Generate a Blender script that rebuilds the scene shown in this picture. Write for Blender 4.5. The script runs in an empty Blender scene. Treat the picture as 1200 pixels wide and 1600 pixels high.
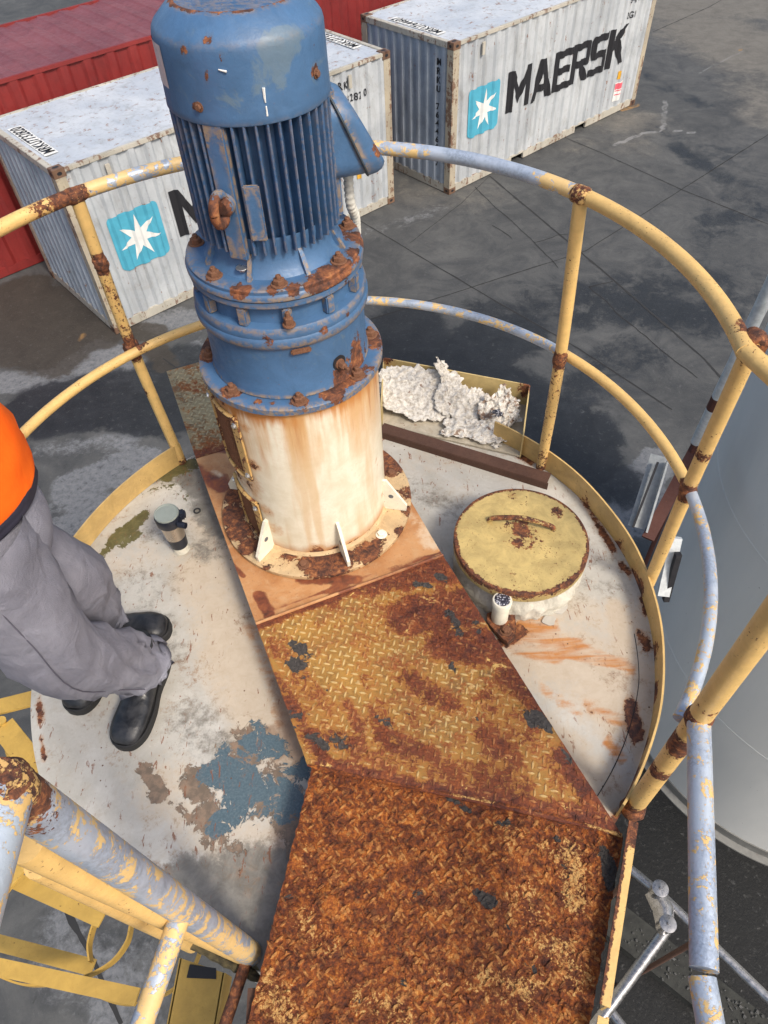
import bpy, bmesh, math, random
import numpy as np
from mathutils import Vector, Matrix, noise as mn
random.seed(7); np.random.seed(7)
PI=math.pi; R=math.radians
C=bpy.context.scene.collection

# ------------------------------------------------------------------ camera, sky, sun, exposure
CAMZ=6.68; FPX=1099.17
MR=np.array([[0.99803482,-0.04806428,-0.04020345],[-0.06266173,-0.76553622,-0.64033413],[0,0.64159498,-0.7670436]])
cam=bpy.data.cameras.new('camera'); co=bpy.data.objects.new('camera',cam); C.objects.link(co)
cam.sensor_fit='VERTICAL'; cam.sensor_height=24; cam.sensor_width=18; cam.lens=FPX/1600*24
cam.clip_start=.02; cam.clip_end=2000
m3=Matrix((tuple(MR[0]),tuple(-MR[1]),tuple(-MR[2]))).transposed()
co.matrix_world=Matrix.Translation((0,0,CAMZ))@m3.to_4x4()
bpy.context.scene.camera=co
SUN_EL=48; SUN_AZ=-52      # direction TO the sun: azimuth from +x (degrees, ccw)
w=bpy.data.worlds.new("World"); bpy.context.scene.world=w; w.use_nodes=True
nt=w.node_tree; bg=nt.nodes['Background']; sky=nt.nodes.new('ShaderNodeTexSky'); sky.sky_type='NISHITA'
sky.sun_disc=False; sky.sun_elevation=R(SUN_EL); sky.sun_rotation=R(90-SUN_AZ); sky.air_density=1.3; sky.dust_density=4.5; sky.ozone_density=1.2
nt.links.new(sky.outputs[0],bg.inputs[0]); bg.inputs[1].default_value=.13
sl=bpy.data.lights.new('sun','SUN'); sl.energy=2.0; sl.angle=R(12); sl.color=(1,.93,.82)
so=bpy.data.objects.new('sun',sl); C.objects.link(so)
sd=Vector((math.cos(R(SUN_EL))*math.cos(R(SUN_AZ)),math.cos(R(SUN_EL))*math.sin(R(SUN_AZ)),math.sin(R(SUN_EL))))
so.rotation_euler=sd.to_track_quat('Z','Y').to_euler(); so.location=(0,0,20)
vs=bpy.context.scene.view_settings; vs.view_transform='Standard'; vs.look='None'; vs.exposure=.54; vs.gamma=1

# ------------------------------------------------------------------ helpers
D=4.73; P=4.85                       # deck height, plate height
CX,CY,RD=-.1515,1.2016,.974          # deck centre, radius
AX,AY=-.227,1.593                    # gear motor axis
def W(px,py,z):                      # survey: point of the horizontal plane z seen at a photo pixel
    d=MR.T@np.array([(px-600)/FPX,(py-800)/FPX,1.]); s=(z-CAMZ)/d[2]
    return Vector((d[0]*s,d[1]*s,z))
def pol(az,r,z,cx=CX,cy=CY): return Vector((cx+r*math.cos(R(az)),cy+r*math.sin(R(az)),z))

def props(o,label=None,cat=None,group=None,kind=None):
    if label: o['label']=label
    if cat: o['category']=cat
    if group: o['group']=group
    if kind: o['kind']=kind
    return o
def thing(name,label,cat,loc=(0,0,0),rotz=0,group=None):
    o=bpy.data.objects.new(name,None); C.objects.link(o); o.location=loc; o.rotation_euler=(0,0,rotz); o.empty_display_size=.1
    return props(o,label,cat,group)
def rootloc(p):
    v=Vector((0,0,0))
    while p is not None: v+=p.location; p=p.parent
    return v
def obj(name,bm,mat,parent=None,smooth=False,local=False,label=None,angle=40,normals=True):
    if isinstance(bm,tuple):
        me=bpy.data.meshes.new(name); me.from_pydata([tuple(v) for v in bm[0]],[],bm[1])
        b=bmesh.new(); b.from_mesh(me)
    else:
        me=bpy.data.meshes.new(name); b=bm
    if normals: bmesh.ops.recalc_face_normals(b,faces=b.faces)
    if parent is not None and not local:
        bmesh.ops.translate(b,vec=-rootloc(parent),verts=b.verts)
    b.to_mesh(me); b.free()
    if isinstance(mat,(list,tuple)):
        for m in mat: me.materials.append(m)
    else: me.materials.append(mat)
    if smooth:
        me.polygons.foreach_set('use_smooth',[True]*len(me.polygons))
        try: me.set_sharp_from_angle(angle=R(angle))
        except Exception: pass
    o=bpy.data.objects.new(name,me); C.objects.link(o); o.parent=parent
    if label: o['label']=label
    return o
def merge(b,vf,mi=0):
    vs,fs=vf; bv=[b.verts.new(tuple(v)) for v in vs]
    for f in fs:
        try: fc=b.faces.new([bv[i] for i in f]); fc.material_index=mi
        except ValueError: pass
    return bv
def join(*vfs):
    V=[];F=[]
    for v,f in vfs:
        n=len(V); V+=list(v); F+=[tuple(i+n for i in q) for q in f]
    return V,F
def box(c,s,rz=0,bev=0):
    x,y,z=s[0]/2,s[1]/2,s[2]/2; cs,sn=math.cos(rz),math.sin(rz)
    if bev:
        b=bmesh.new(); bmesh.ops.create_cube(b,size=1,matrix=Matrix.Diagonal((s[0],s[1],s[2],1)))
        bmesh.ops.bevel(b,geom=b.edges[:],offset=bev,segments=2,affect='EDGES')
        b.verts.ensure_lookup_table(); b.verts.index_update()
        V=[Vector((c[0]+v.co.x*cs-v.co.y*sn,c[1]+v.co.x*sn+v.co.y*cs,c[2]+v.co.z)) for v in b.verts]
        F=[tuple(v.index for v in f.verts) for f in b.faces]; b.free(); return V,F
    V=[Vector((c[0]+a*x*cs-e*y*sn,c[1]+a*x*sn+e*y*cs,c[2]+g*z)) for a,e,g in ((-1,-1,-1),(1,-1,-1),(1,1,-1),(-1,1,-1),(-1,-1,1),(1,-1,1),(1,1,1),(-1,1,1))]
    return V,[(3,2,1,0),(4,5,6,7),(0,1,5,4),(1,2,6,5),(2,3,7,6),(3,0,4,7)]
def xf(vf,M): return [M@Vector(v) for v in vf[0]],vf[1]
def prism(poly,z0,z1):
    n=len(poly); V=[Vector((p[0],p[1],z0)) for p in poly]+[Vector((p[0],p[1],z1)) for p in poly]
    return V,[tuple(range(n-1,-1,-1)),tuple(range(n,2*n))]+[(i,(i+1)%n,(i+1)%n+n,i+n) for i in range(n)]
def lathe(prof,cx,cy,n=64,close=True,a0=0,a1=360):
    full=abs(a1-a0)>=360; k=n if full else n+1
    V=[];F=[]
    for r,z in prof:
        for i in range(k):
            a=R(a0+(a1-a0)*i/n); V.append(Vector((cx+r*math.cos(a),cy+r*math.sin(a),z)))
    for j in range(len(prof)-1):
        for i in range(n):
            i2=(i+1)%k; F.append((j*k+i,j*k+i2,(j+1)*k+i2,(j+1)*k+i))
    if close and full:
        F.append(tuple(range(k-1,-1,-1))); F.append(tuple((len(prof)-1)*k+i for i in range(k)))
    return V,F
def resample(pts,step):
    pts=[Vector(p) for p in pts]; out=[pts[0]]
    for a,b in zip(pts,pts[1:]):
        n=max(1,int((b-a).length/step))
        for i in range(1,n+1): out.append(a.lerp(b,i/n))
    return out
def smoothp(pts,n=8):
    pts=[Vector(p) for p in pts]; P_=[pts[0]*2-pts[1]]+pts+[pts[-1]*2-pts[-2]]; out=[]
    for i in range(1,len(P_)-2):
        a,b,c,d=P_[i-1:i+3]
        for k in range(n):
            t=k/n; out.append(.5*((2*b)+(c-a)*t+(2*a-5*b+4*c-d)*t*t+(3*b-a-3*c+d)*t**3))
    return out+[pts[-1]]
def tube(pts,r,n=14,cap=True,step=None):
    if step: pts=resample(pts,step)
    pts=[Vector(p) for p in pts]; V=[];F=[]
    rr=r if isinstance(r,(list,tuple)) else [r]*len(pts)
    t=(pts[1]-pts[0]).normalized(); u=t.orthogonal().normalized()
    for i,p in enumerate(pts):
        a=pts[max(0,i-1)]; b=pts[min(len(pts)-1,i+1)]
        t2=(b-a).normalized(); q=t.rotation_difference(t2); u=(q@u); u=(u-t2*u.dot(t2)).normalized(); t=t2; v=t.cross(u)
        for k in range(n):
            g=2*PI*k/n; V.append(p+(u*math.cos(g)+v*math.sin(g))*rr[i])
    for i in range(len(pts)-1):
        for k in range(n): F.append((i*n+k,i*n+(k+1)%n,(i+1)*n+(k+1)%n,(i+1)*n+k))
    if cap: F.append(tuple(range(n-1,-1,-1))); F.append(tuple((len(pts)-1)*n+k for k in range(n)))
    return V,F
def bar(a,b,w_,t_,up=(0,0,1)):        # flat bar: width w_ across, thickness t_ along 'up'
    a=Vector(a);b=Vector(b);d=(b-a).normalized();s=d.cross(Vector(up)).normalized();u=s.cross(d)
    V=[]
    for p in (a,b):
        for x,y in ((-1,-1),(1,-1),(1,1),(-1,1)): V.append(p+s*x*w_/2+u*y*t_/2)
    return V,[(0,1,2,3),(7,6,5,4),(0,4,5,1),(1,5,6,2),(2,6,7,3),(3,7,4,0)]
def bead(c,r,ax=(0,0,1),n=26,amp=.25,seed=0,flat=.45,length=.02):   # lumpy weld / corrosion collar round an axis
    ax=Vector(ax).normalized(); u=ax.orthogonal().normalized(); v=ax.cross(u); V=[];F=[]; m=7
    for j in range(m):
        h=(j/(m-1)-.5)*2
        for i in range(n):
            g=2*PI*i/n; k=1+amp*.5*mn.noise(Vector((math.cos(g)*2+seed,math.sin(g)*2,h*1.5)))
            rr=r*(.86+.22*math.sqrt(max(0,1-h*h)))*k
            V.append(Vector(c)+(u*math.cos(g)+v*math.sin(g))*rr+ax*h*length*(1+.5*mn.noise(Vector((g,seed,h)))))
    for j in range(m-1):
        for i in range(n): F.append((j*n+i,j*n+(i+1)%n,(j+1)*n+(i+1)%n,(j+1)*n+i))
    F.append(tuple(range(n-1,-1,-1))); F.append(tuple((m-1)*n+i for i in range(n)))
    return V,F
def bolt(c,r=.013,h=.01,ax=(0,0,1),nut=True,seed=0):
    M=Vector(ax).to_track_quat('Z','Y').to_matrix().to_4x4(); M=Matrix.Translation(c)@M@Matrix.Rotation(seed,4,'Z')
    p=[]
    w0=lathe([(r*1.55,0),(r*1.6,h*.12),(r*1.5,h*.25)],0,0,16)
    hx=lathe([(r*1.08,h*.22),(r*1.12,h*.4),(r*1.1,h*1.0),(r*.85,h*1.15)],0,0,6)
    st=lathe([(r*.55,h*1.1),(r*.52,h*1.7),(r*.4,h*1.8)],0,0,10)
    return xf(join(w0,hx,st) if nut else join(w0,hx),M)
def paint(o,name,blobs,base=0.):      # blobs: (a,b,r,strength) capsule in world space -> float attribute (surface wear that stays put)
    me=o.data; n=len(me.vertices); co_=np.empty(n*3,np.float32); me.vertices.foreach_get('co',co_); co_=co_.reshape(-1,3)+np.array(rootloc(o.parent) if o.parent else (0,0,0))
    out=np.full(n,base,np.float32)
    for a,b,r,s in blobs:
        a=np.array(a,float); b=np.array(b,float); ab=b-a; L=ab@ab
        t=np.clip(((co_-a)@ab)/L,0,1) if L>1e-12 else np.zeros(n)
        d=np.linalg.norm(co_-(a+t[:,None]*ab),axis=1)/r
        out=np.maximum(out,s*np.clip(1-d*d,0,1))
    at=me.attributes.get(name) or me.attributes.new(name,'FLOAT','POINT'); at.data.foreach_set('value',out)
def pblobs(z,*l):                    # (px,py,r,s) or (px,py,px2,py2,r,s)
    out=[]
    for q in l:
        a=W(q[0],q[1],z)
        out.append((a,a,q[2],q[3]) if len(q)==4 else (a,W(q[2],q[3],z),q[4],q[5]))
    return out

# ------------------------------------------------------------------ materials
class NB:
    def __init__(s,name):
        s.m=bpy.data.materials.new(name); s.m.use_nodes=True; s.t=s.m.node_tree; s.N=s.t.nodes; s.L=s.t.links
        s.bs=s.N['Principled BSDF']; s.tc=s.N.new('ShaderNodeTexCoord'); s.obj=s.tc.outputs['Object']
        s.geo=s.N.new('ShaderNodeNewGeometry'); s.pos=s.geo.outputs['Position']
    def _in(s,sock,v):
        if isinstance(v,bpy.types.NodeSocket): s.L.new(v,sock)
        elif isinstance(v,(tuple,list)):
            sock.default_value=(tuple(v)+(1,))[:4] if len(sock.default_value)==4 else tuple(v)[:3]
        elif hasattr(sock.default_value,'__len__'): sock.default_value=(v,v,v,1)[:len(sock.default_value)]
        else: sock.default_value=v
    def noise(s,scale,detail=6,rough=.6,dist=0,vec=None,w_=None):
        n=s.N.new('ShaderNodeTexNoise'); n.inputs['Scale'].default_value=scale; n.inputs['Detail'].default_value=detail
        n.inputs['Roughness'].default_value=rough; n.inputs['Distortion'].default_value=dist
        s.L.new(vec if vec is not None else s.obj,n.inputs['Vector']); return n.outputs['Fac']
    def ns(s,*a,k=1.9,**kw): return s.m_('ADD',s.m_('MULTIPLY',s.m_('SUBTRACT',s.noise(*a,**kw),.5),k),.5)
    def vor(s,scale,feat='F1',vec=None,rand=1):
        n=s.N.new('ShaderNodeTexVoronoi'); n.feature=feat; n.inputs['Scale'].default_value=scale; n.inputs['Randomness'].default_value=rand
        s.L.new(vec if vec is not None else s.obj,n.inputs['Vector']); return n.outputs['Distance']
    def mapv(s,scale=(1,1,1),rot=(0,0,0),loc=(0,0,0),vec=None):
        n=s.N.new('ShaderNodeMapping'); n.inputs['Scale'].default_value=scale; n.inputs['Rotation'].default_value=rot; n.inputs['Location'].default_value=loc
        s.L.new(vec if vec is not None else s.obj,n.inputs['Vector']); return n.outputs[0]
    def step(s,v,lo,hi,a=0,b=1):
        n=s.N.new('ShaderNodeMapRange'); n.interpolation_type='SMOOTHSTEP'; s._in(n.inputs['Value'],v)
        n.inputs['From Min'].default_value=lo; n.inputs['From Max'].default_value=hi; n.inputs['To Min'].default_value=a; n.inputs['To Max'].default_value=b; return n.outputs[0]
    def m_(s,op,a,b=0.,c=None):
        n=s.N.new('ShaderNodeMath'); n.operation=op; s._in(n.inputs[0],a); s._in(n.inputs[1],b)
        if c is not None: s._in(n.inputs[2],c)
        return n.outputs[0]
    def mix(s,f,a,b,mode='MIX'):
        n=s.N.new('ShaderNodeMix'); n.data_type='RGBA'; n.blend_type=mode; s._in(n.inputs[0],f); s._in(n.inputs[6],a); s._in(n.inputs[7],b); return n.outputs[2]
    def ramp(s,f,st):
        n=s.N.new('ShaderNodeValToRGB'); e=n.color_ramp.elements
        while len(e)<len(st): e.new(.5)
        for k,(p,c) in enumerate(st): e[k].position=p; e[k].color=(*c,1)
        s.L.new(f,n.inputs[0]); return n.outputs[0]
    def attr(s,name):
        n=s.N.new('ShaderNodeAttribute'); n.attribute_name=name; return n.outputs['Fac']
    def sep(s,v=None):
        n=s.N.new('ShaderNodeSeparateXYZ'); s.L.new(v if v is not None else s.obj,n.inputs[0]); return n.outputs
    def bump(s,h,dist=.002,strength=1,nrm=None):
        n=s.N.new('ShaderNodeBump'); n.inputs['Strength'].default_value=strength; n.inputs['Distance'].default_value=dist
        s._in(n.inputs['Height'],h)
        if nrm is not None: s.L.new(nrm,n.inputs['Normal'])
        return n.outputs[0]
    def out(s,col,rough=.5,metal=0.,nrm=None,spec=None):
        s._in(s.bs.inputs['Base Color'],col); s._in(s.bs.inputs['Roughness'],rough); s._in(s.bs.inputs['Metallic'],metal)
        if nrm is not None: s.L.new(nrm,s.bs.inputs['Normal'])
        if spec is not None: s.bs.inputs['Specular IOR Level'].default_value=spec
        return s.m
RUST=[(.30,(.022,.011,.010)),(.42,(.065,.026,.017)),(.51,(.135,.048,.024)),(.59,(.25,.088,.032)),(.70,(.40,.19,.075))]
def rustcol(b,scale=30,vec=None,st=RUST):
    return b.ramp(b.noise(scale,8,.72,.4,vec),st)
def painted(name,col,under=None,rust=.3,scale=9,under_amt=0.,rough=.45,dirt=.25,metal_under=.5,seed=0,streak=0,specks=.5,bumpd=.0012,under2=None,stain=(.42,.2,.07),scuff=.0,scuffc=(.3,.3,.25),edge=0.):
    """old paint: layer of paint, patches down to 'under', rust spots where the attribute 'rust' or chance puts them"""
    b=NB(name); v=b.mapv(loc=(seed*1.7,seed*.9,seed*2.3))
    n1=b.noise(scale,9,.66,.6,v); n2=b.noise(scale*5.5,7,.7,.2,v); nl=b.noise(scale*.35,5,.6,.3,v)
    c=b.mix(b.step(n1,.3,.72),tuple(x*(1-dirt*.55) for x in col),tuple(min(.9,x*1.06) for x in col))
    c=b.mix(b.m_('MULTIPLY',b.step(b.noise(scale*1.6,8,.75,1.2,v),.52,.72),dirt*.8),c,tuple(x*y for x,y in zip(col,(.62,.55,.48))))
    c=b.mix(b.m_('MULTIPLY',b.step(b.ns(scale*14,5,.7,0,vec=v),.55,1.),dirt*.7),c,tuple(x*y for x,y in zip(col,(.5,.46,.42))))
    sc=b.noise(scale*1.1,7,.7,1.6,b.mapv(loc=(seed+5,2,1)))
    c=b.mix(b.m_('MULTIPLY',b.step(b.m_('ADD',sc,b.m_('MULTIPLY',b.attr('scuff'),.35)),.58,.74),scuff),c,scuffc)
    rmask=b.attr('rust'); met=0.; ro=b.step(n2,.3,.7,rough-.08,rough+.14); h=n2
    if streak:
        sv=b.mapv(scale=(1,1,.06),vec=v); ns=b.noise(scale*4,5,.6,0,sv)
        c=b.mix(b.m_('MULTIPLY',b.step(ns,.52,.68),streak),c,stain)
    # soft stain around the rust
    c=b.mix(b.step(b.m_('ADD',rmask,b.m_('MULTIPLY',b.m_('SUBTRACT',n1,.5),.7)),.08,.62,0,.6),c,stain)
    if under:
        um=b.step(b.m_('ADD',b.m_('ADD',b.m_('ADD',b.m_('MULTIPLY',b.m_('SUBTRACT',n1,.5),1.6),b.m_('MULTIPLY',b.m_('SUBTRACT',n2,.5),.7)),b.attr('under')),under_amt),.47,.53)
        uc=b.mix(b.step(n2,.35,.65),tuple(x*.8 for x in under),tuple(min(.9,x*1.15) for x in under))
        if under2: uc=b.mix(b.step(nl,.45,.6),uc,under2)
        c=b.mix(um,c,uc); met=b.m_('MULTIPLY',um,metal_under); h=b.m_('SUBTRACT',h,b.m_('MULTIPLY',um,.7))
    if edge:
        pt=b.geo.outputs['Pointiness']; em=b.m_('MULTIPLY',b.step(pt,.515,.56),b.step(n2,.40,.56)); c=b.mix(b.m_('MULTIPLY',em,edge),c,b.mix(n2,(.10,.055,.03),(.42,.30,.17)))
    # rust proper
    th=b.m_('ADD',b.m_('ADD',b.m_('MULTIPLY',b.m_('SUBTRACT',n1,.5),1.3),b.m_('MULTIPLY',b.m_('SUBTRACT',n2,.5),1.7)),b.m_('MULTIPLY',rmask,1.35))
    rm=b.step(th,.50-rust*.3,.56-rust*.3)
    sp=b.m_('MULTIPLY',b.step(b.noise(scale*9,3,.5,0,v),.70-specks*.04,.73-specks*.04),b.step(nl,.45,.6))
    rm=b.m_('MAXIMUM',rm,b.m_('MULTIPLY',sp,min(1,specks*1.6)))
    c=b.mix(rm,c,rustcol(b,scale*3.2,v))
    ro=b.mix(rm,ro,.85); h=b.m_('ADD',h,b.m_('MULTIPLY',rm,b.m_('MULTIPLY',n2,1.2)))
    if under: met=b.m_('MULTIPLY',met,b.m_('SUBTRACT',1,rm))
    return b.out(c,ro,met,b.bump(h,bumpd,.9))

YEL=(.68,.45,.16); GALV=(.36,.42,.52)
M_rail=painted('yellow_rail_paint',(.70,.46,.17),GALV,rust=.36,scale=21,under_amt=-.28,rough=.42,dirt=.22,specks=1.3,metal_under=.35)
M_railgalv=painted('galvanised_rail',(.72,.48,.19),GALV,rust=0.05,scale=30,under_amt=.60,rough=.4,dirt=.2,specks=.15,metal_under=.35,under2=(.46,.52,.60),bumpd=.0008)
M_railhalf=painted('flaking_rail',(.72,.50,.22),GALV,rust=.15,scale=26,under_amt=.46,rough=.4,dirt=.2,specks=.3,metal_under=.35,under2=(.46,.52,.62),bumpd=.0008,seed=3)
M_toe=painted('toe_board_paint',(.60,.40,.15),None,rust=.03,scale=12,rough=.5,dirt=.45,specks=.5,seed=5)
M_blue=painted('blue_machine_paint',(.062,.140,.272),(.17,.24,.28),rust=.16,scale=11,under_amt=-.30,rough=.42,dirt=.35,metal_under=0,specks=.25,stain=(.10,.11,.14),seed=1,edge=.8,scuff=.42,scuffc=(.17,.21,.20))
M_blued=painted('blue_fin_paint',(.042,.105,.222),(.13,.19,.22),rust=.0,scale=14,under_amt=-.36,rough=.45,dirt=.4,metal_under=0,specks=.3,stain=(.09,.09,.10),seed=2,edge=.3,scuff=.45,scuffc=(.12,.13,.13))
M_rustbolt=painted('rusted_fastener',(.19,.085,.045),None,rust=.9,scale=60,rough=.8,dirt=.4,bumpd=.002)
M_steel=NB('bright_steel'); M_steel=M_steel.out((.62,.62,.62),M_steel.step(M_steel.noise(60,4),.3,.7,.22,.4),.9)
M_brown=painted('brown_rusty_steel',(.085,.040,.026),None,rust=.35,scale=25,rough=.8,dirt=.3)

def mat_stand():
    b=NB('cream_paint_with_rust_runs'); s=b.sep(b.obj); z=s[2]
    cyl=b.N.new('ShaderNodeVectorMath')
    v=b.mapv(scale=(1,1,.09)); n=b.noise(20,6,.6,.2,v); nf=b.noise(7,5,.6,.4,v); n1=b.noise(14,8,.65,.5)
    c=b.mix(b.step(n1,.3,.7),(.66,.60,.46),(.78,.74,.62))
    top=b.step(z,.28,.62)   # stronger near the top flange
    run=b.m_('MULTIPLY',b.step(b.m_('ADD',b.m_('MULTIPLY',n,.7),b.m_('MULTIPLY',nf,.45)),.46,.66),b.m_('MULTIPLY',top,.85))
    c=b.mix(run,c,(.55,.27,.08))
    run2=b.m_('MULTIPLY',b.step(n,.55,.64),b.m_('MULTIPLY',b.step(z,.38,.62),.9)); c=b.mix(run2,c,(.36,.12,.03))
    lip=b.step(b.m_('ADD',z,b.m_('MULTIPLY',n,.16)),.640,.69); c=b.mix(lip,c,(.46,.19,.05))
    st=b.m_('MULTIPLY',b.step(b.noise(15,4,.5,0,v),.52,.66),.55); c=b.mix(st,c,(.58,.38,.18)); foot=b.step(b.m_('ADD',z,b.m_('MULTIPLY',nf,-.10)),.03,-.03); c=b.mix(b.m_('MULTIPLY',foot,.85),c,(.44,.20,.07))
    n2=b.noise(70,6,.7,.2); rk=b.m_('ADD',b.m_('MULTIPLY',b.m_('SUBTRACT',n1,.5),1.0),b.m_('ADD',b.m_('MULTIPLY',b.m_('SUBTRACT',n2,.5),.8),b.m_('MULTIPLY',b.attr('rust'),1.25)))
    c=b.mix(b.step(b.m_('ADD',rk,.12),.2,.7,0,.75),c,(.50,.23,.07))
    rm=b.step(rk,.48,.56); c=b.mix(rm,c,rustcol(b,40))
    return b.out(c,b.mix(rm,.42,.85),0,b.bump(b.m_('ADD',n2,b.m_('MULTIPLY',rm,.8)),.0012,.8))
M_stand=mat_stand()
M_flange=painted('tan_flange_paint',(.60,.43,.24),None,rust=.25,scale=16,rough=.5,dirt=.5,specks=1.,stain=(.42,.2,.07),bumpd=.003,seed=6)
M_cream=painted('cream_paint',(.76,.72,.60),None,rust=.05,scale=22,rough=.45,dirt=.2,specks=.6,stain=(.6,.36,.14))

def mat_deck():
    b=NB('deck_paint'); v=b.obj
    n1=b.noise(5,9,.62,.5); n2=b.noise(38,8,.7,.3); n3=b.noise(1.8,5,.6,.4); nf=b.noise(160,4,.7)
    s1=b.ns(4,9,.65,.7); s2=b.ns(26,9,.72,.5); s3=b.ns(110,6,.75)
    c=b.mix(s1,(.33,.31,.27),(.585,.565,.52))
    c=b.mix(b.m_('MULTIPLY',b.step(s2,.5,1.),.6),c,(.40,.33,.25)); c=b.mix(b.m_('MULTIPLY',b.step(s3,.55,1.),.45),c,(.30,.25,.19)); c=b.mix(b.m_('MULTIPLY',b.step(s3,.4,.0),.4),c,(.70,.68,.63))
    jn=b.m_('ADD',b.m_('MULTIPLY',b.m_('SUBTRACT',n1,.5),1.3),b.m_('ADD',b.m_('MULTIPLY',b.m_('SUBTRACT',n2,.5),1.1),b.m_('MULTIPLY',b.m_('SUBTRACT',nf,.5),.4)))
    def msk(name,lo=.42,hi=.5,soft=1.): return b.step(b.m_('ADD',b.attr(name),b.m_('MULTIPLY',jn,soft)),lo,hi)
    c=b.mix(b.m_('MULTIPLY',msk('warm',.12,.8),.85),c,b.mix(s2,(.43,.335,.235),(.57,.49,.385)))
    sv=b.mapv(scale=(.12,1,1),rot=(0,0,R(28))); stq=b.ns(44,6,.6,.2,vec=sv)
    c=b.mix(b.m_('MULTIPLY',msk('wash',.10,.75),b.step(stq,.2,.75,.15,1.)),c,b.mix(s2,(.40,.135,.028),(.50,.24,.075)))
    c=b.mix(b.m_('MULTIPLY',msk('brown',.15,.8),.8),c,b.mix(s2,(.20,.12,.075),(.34,.23,.15)))
    gr=b.mix(s2,(.070,.066,.056),(.27,.255,.225)); c=b.mix(b.m_('MULTIPLY',msk('grey',.12,.7,1.3),.9),c,gr)
    ms=b.mix(s2,(.045,.042,.012),(.17,.15,.06)); c=b.mix(b.m_('MULTIPLY',msk('moss',.42,.52,2.0),b.step(b.attr('moss'),.05,.3)),c,ms)
    # primer and teal undercoat showing in hard edged flakes
    pr=b.m_('MULTIPLY',b.step(b.m_('ADD',b.m_('ADD',b.attr('primer'),b.m_('MULTIPLY',jn,.6)),b.m_('MULTIPLY',b.m_('SUBTRACT',b.noise(18,9,.75,.7),.5),3.0)),.52,.56),b.step(b.attr('primer'),.03,.15)); c=b.mix(pr,c,b.mix(b.step(n2,.4,.6),(.15,.115,.085),(.24,.17,.12)))
    flk=b.m_('MULTIPLY',b.m_('SUBTRACT',b.noise(14,9,.74,.9),.5),3.0)
    te=b.m_('MULTIPLY',b.step(b.m_('ADD',b.m_('ADD',b.attr('teal'),b.m_('MULTIPLY',jn,.6)),flk),.70,.73),b.step(b.attr('teal'),.05,.2)); c=b.mix(te,c,b.mix(b.step(nf,.35,.7),(.062,.100,.125),(.110,.158,.185)))
    c=b.mix(b.m_('MULTIPLY',te,b.step(b.noise(24,7,.7,.8),.6,.64)),c,(.30,.22,.16))
    # fine dashes of rust, blown across the plate
    rv=b.mapv(scale=(1,.30,1),rot=(0,0,R(65))); sp=b.noise(80,5,.65,.6,rv); zone=b.m_('ADD',b.noise(6,5,.6),b.m_('MULTIPLY',b.attr('speck'),.35))
    sm=b.m_('MULTIPLY',b.step(sp,.618,.65),b.step(zone,.40,.58)); c=b.mix(b.m_('MULTIPLY',sm,.85),c,(.20,.075,.035))
    dk=b.m_('MULTIPLY',b.step(b.vor(34),.11,.07),b.step(b.noise(9,3),.5,.6)); c=b.mix(dk,c,(.12,.06,.035))
    rm=b.step(b.m_('ADD',b.attr('rust'),b.m_('MULTIPLY',jn,1.3)),.46,.52); c=b.mix(b.step(b.m_('ADD',b.attr('rust'),b.m_('MULTIPLY',jn,.8)),.1,.6,0,.7),c,(.42,.19,.06)); c=b.mix(rm,c,rustcol(b,45))
    h=b.m_('SUBTRACT',b.m_('ADD',b.m_('MULTIPLY',n2,.8),b.m_('MULTIPLY',rm,.6)),b.m_('MULTIPLY',b.m_('MAXIMUM',pr,te),.8))
    return b.out(c,b.step(n2,.3,.7,.4,.62),0,b.bump(h,.0012,.9))
M_deck=mat_deck()

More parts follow.
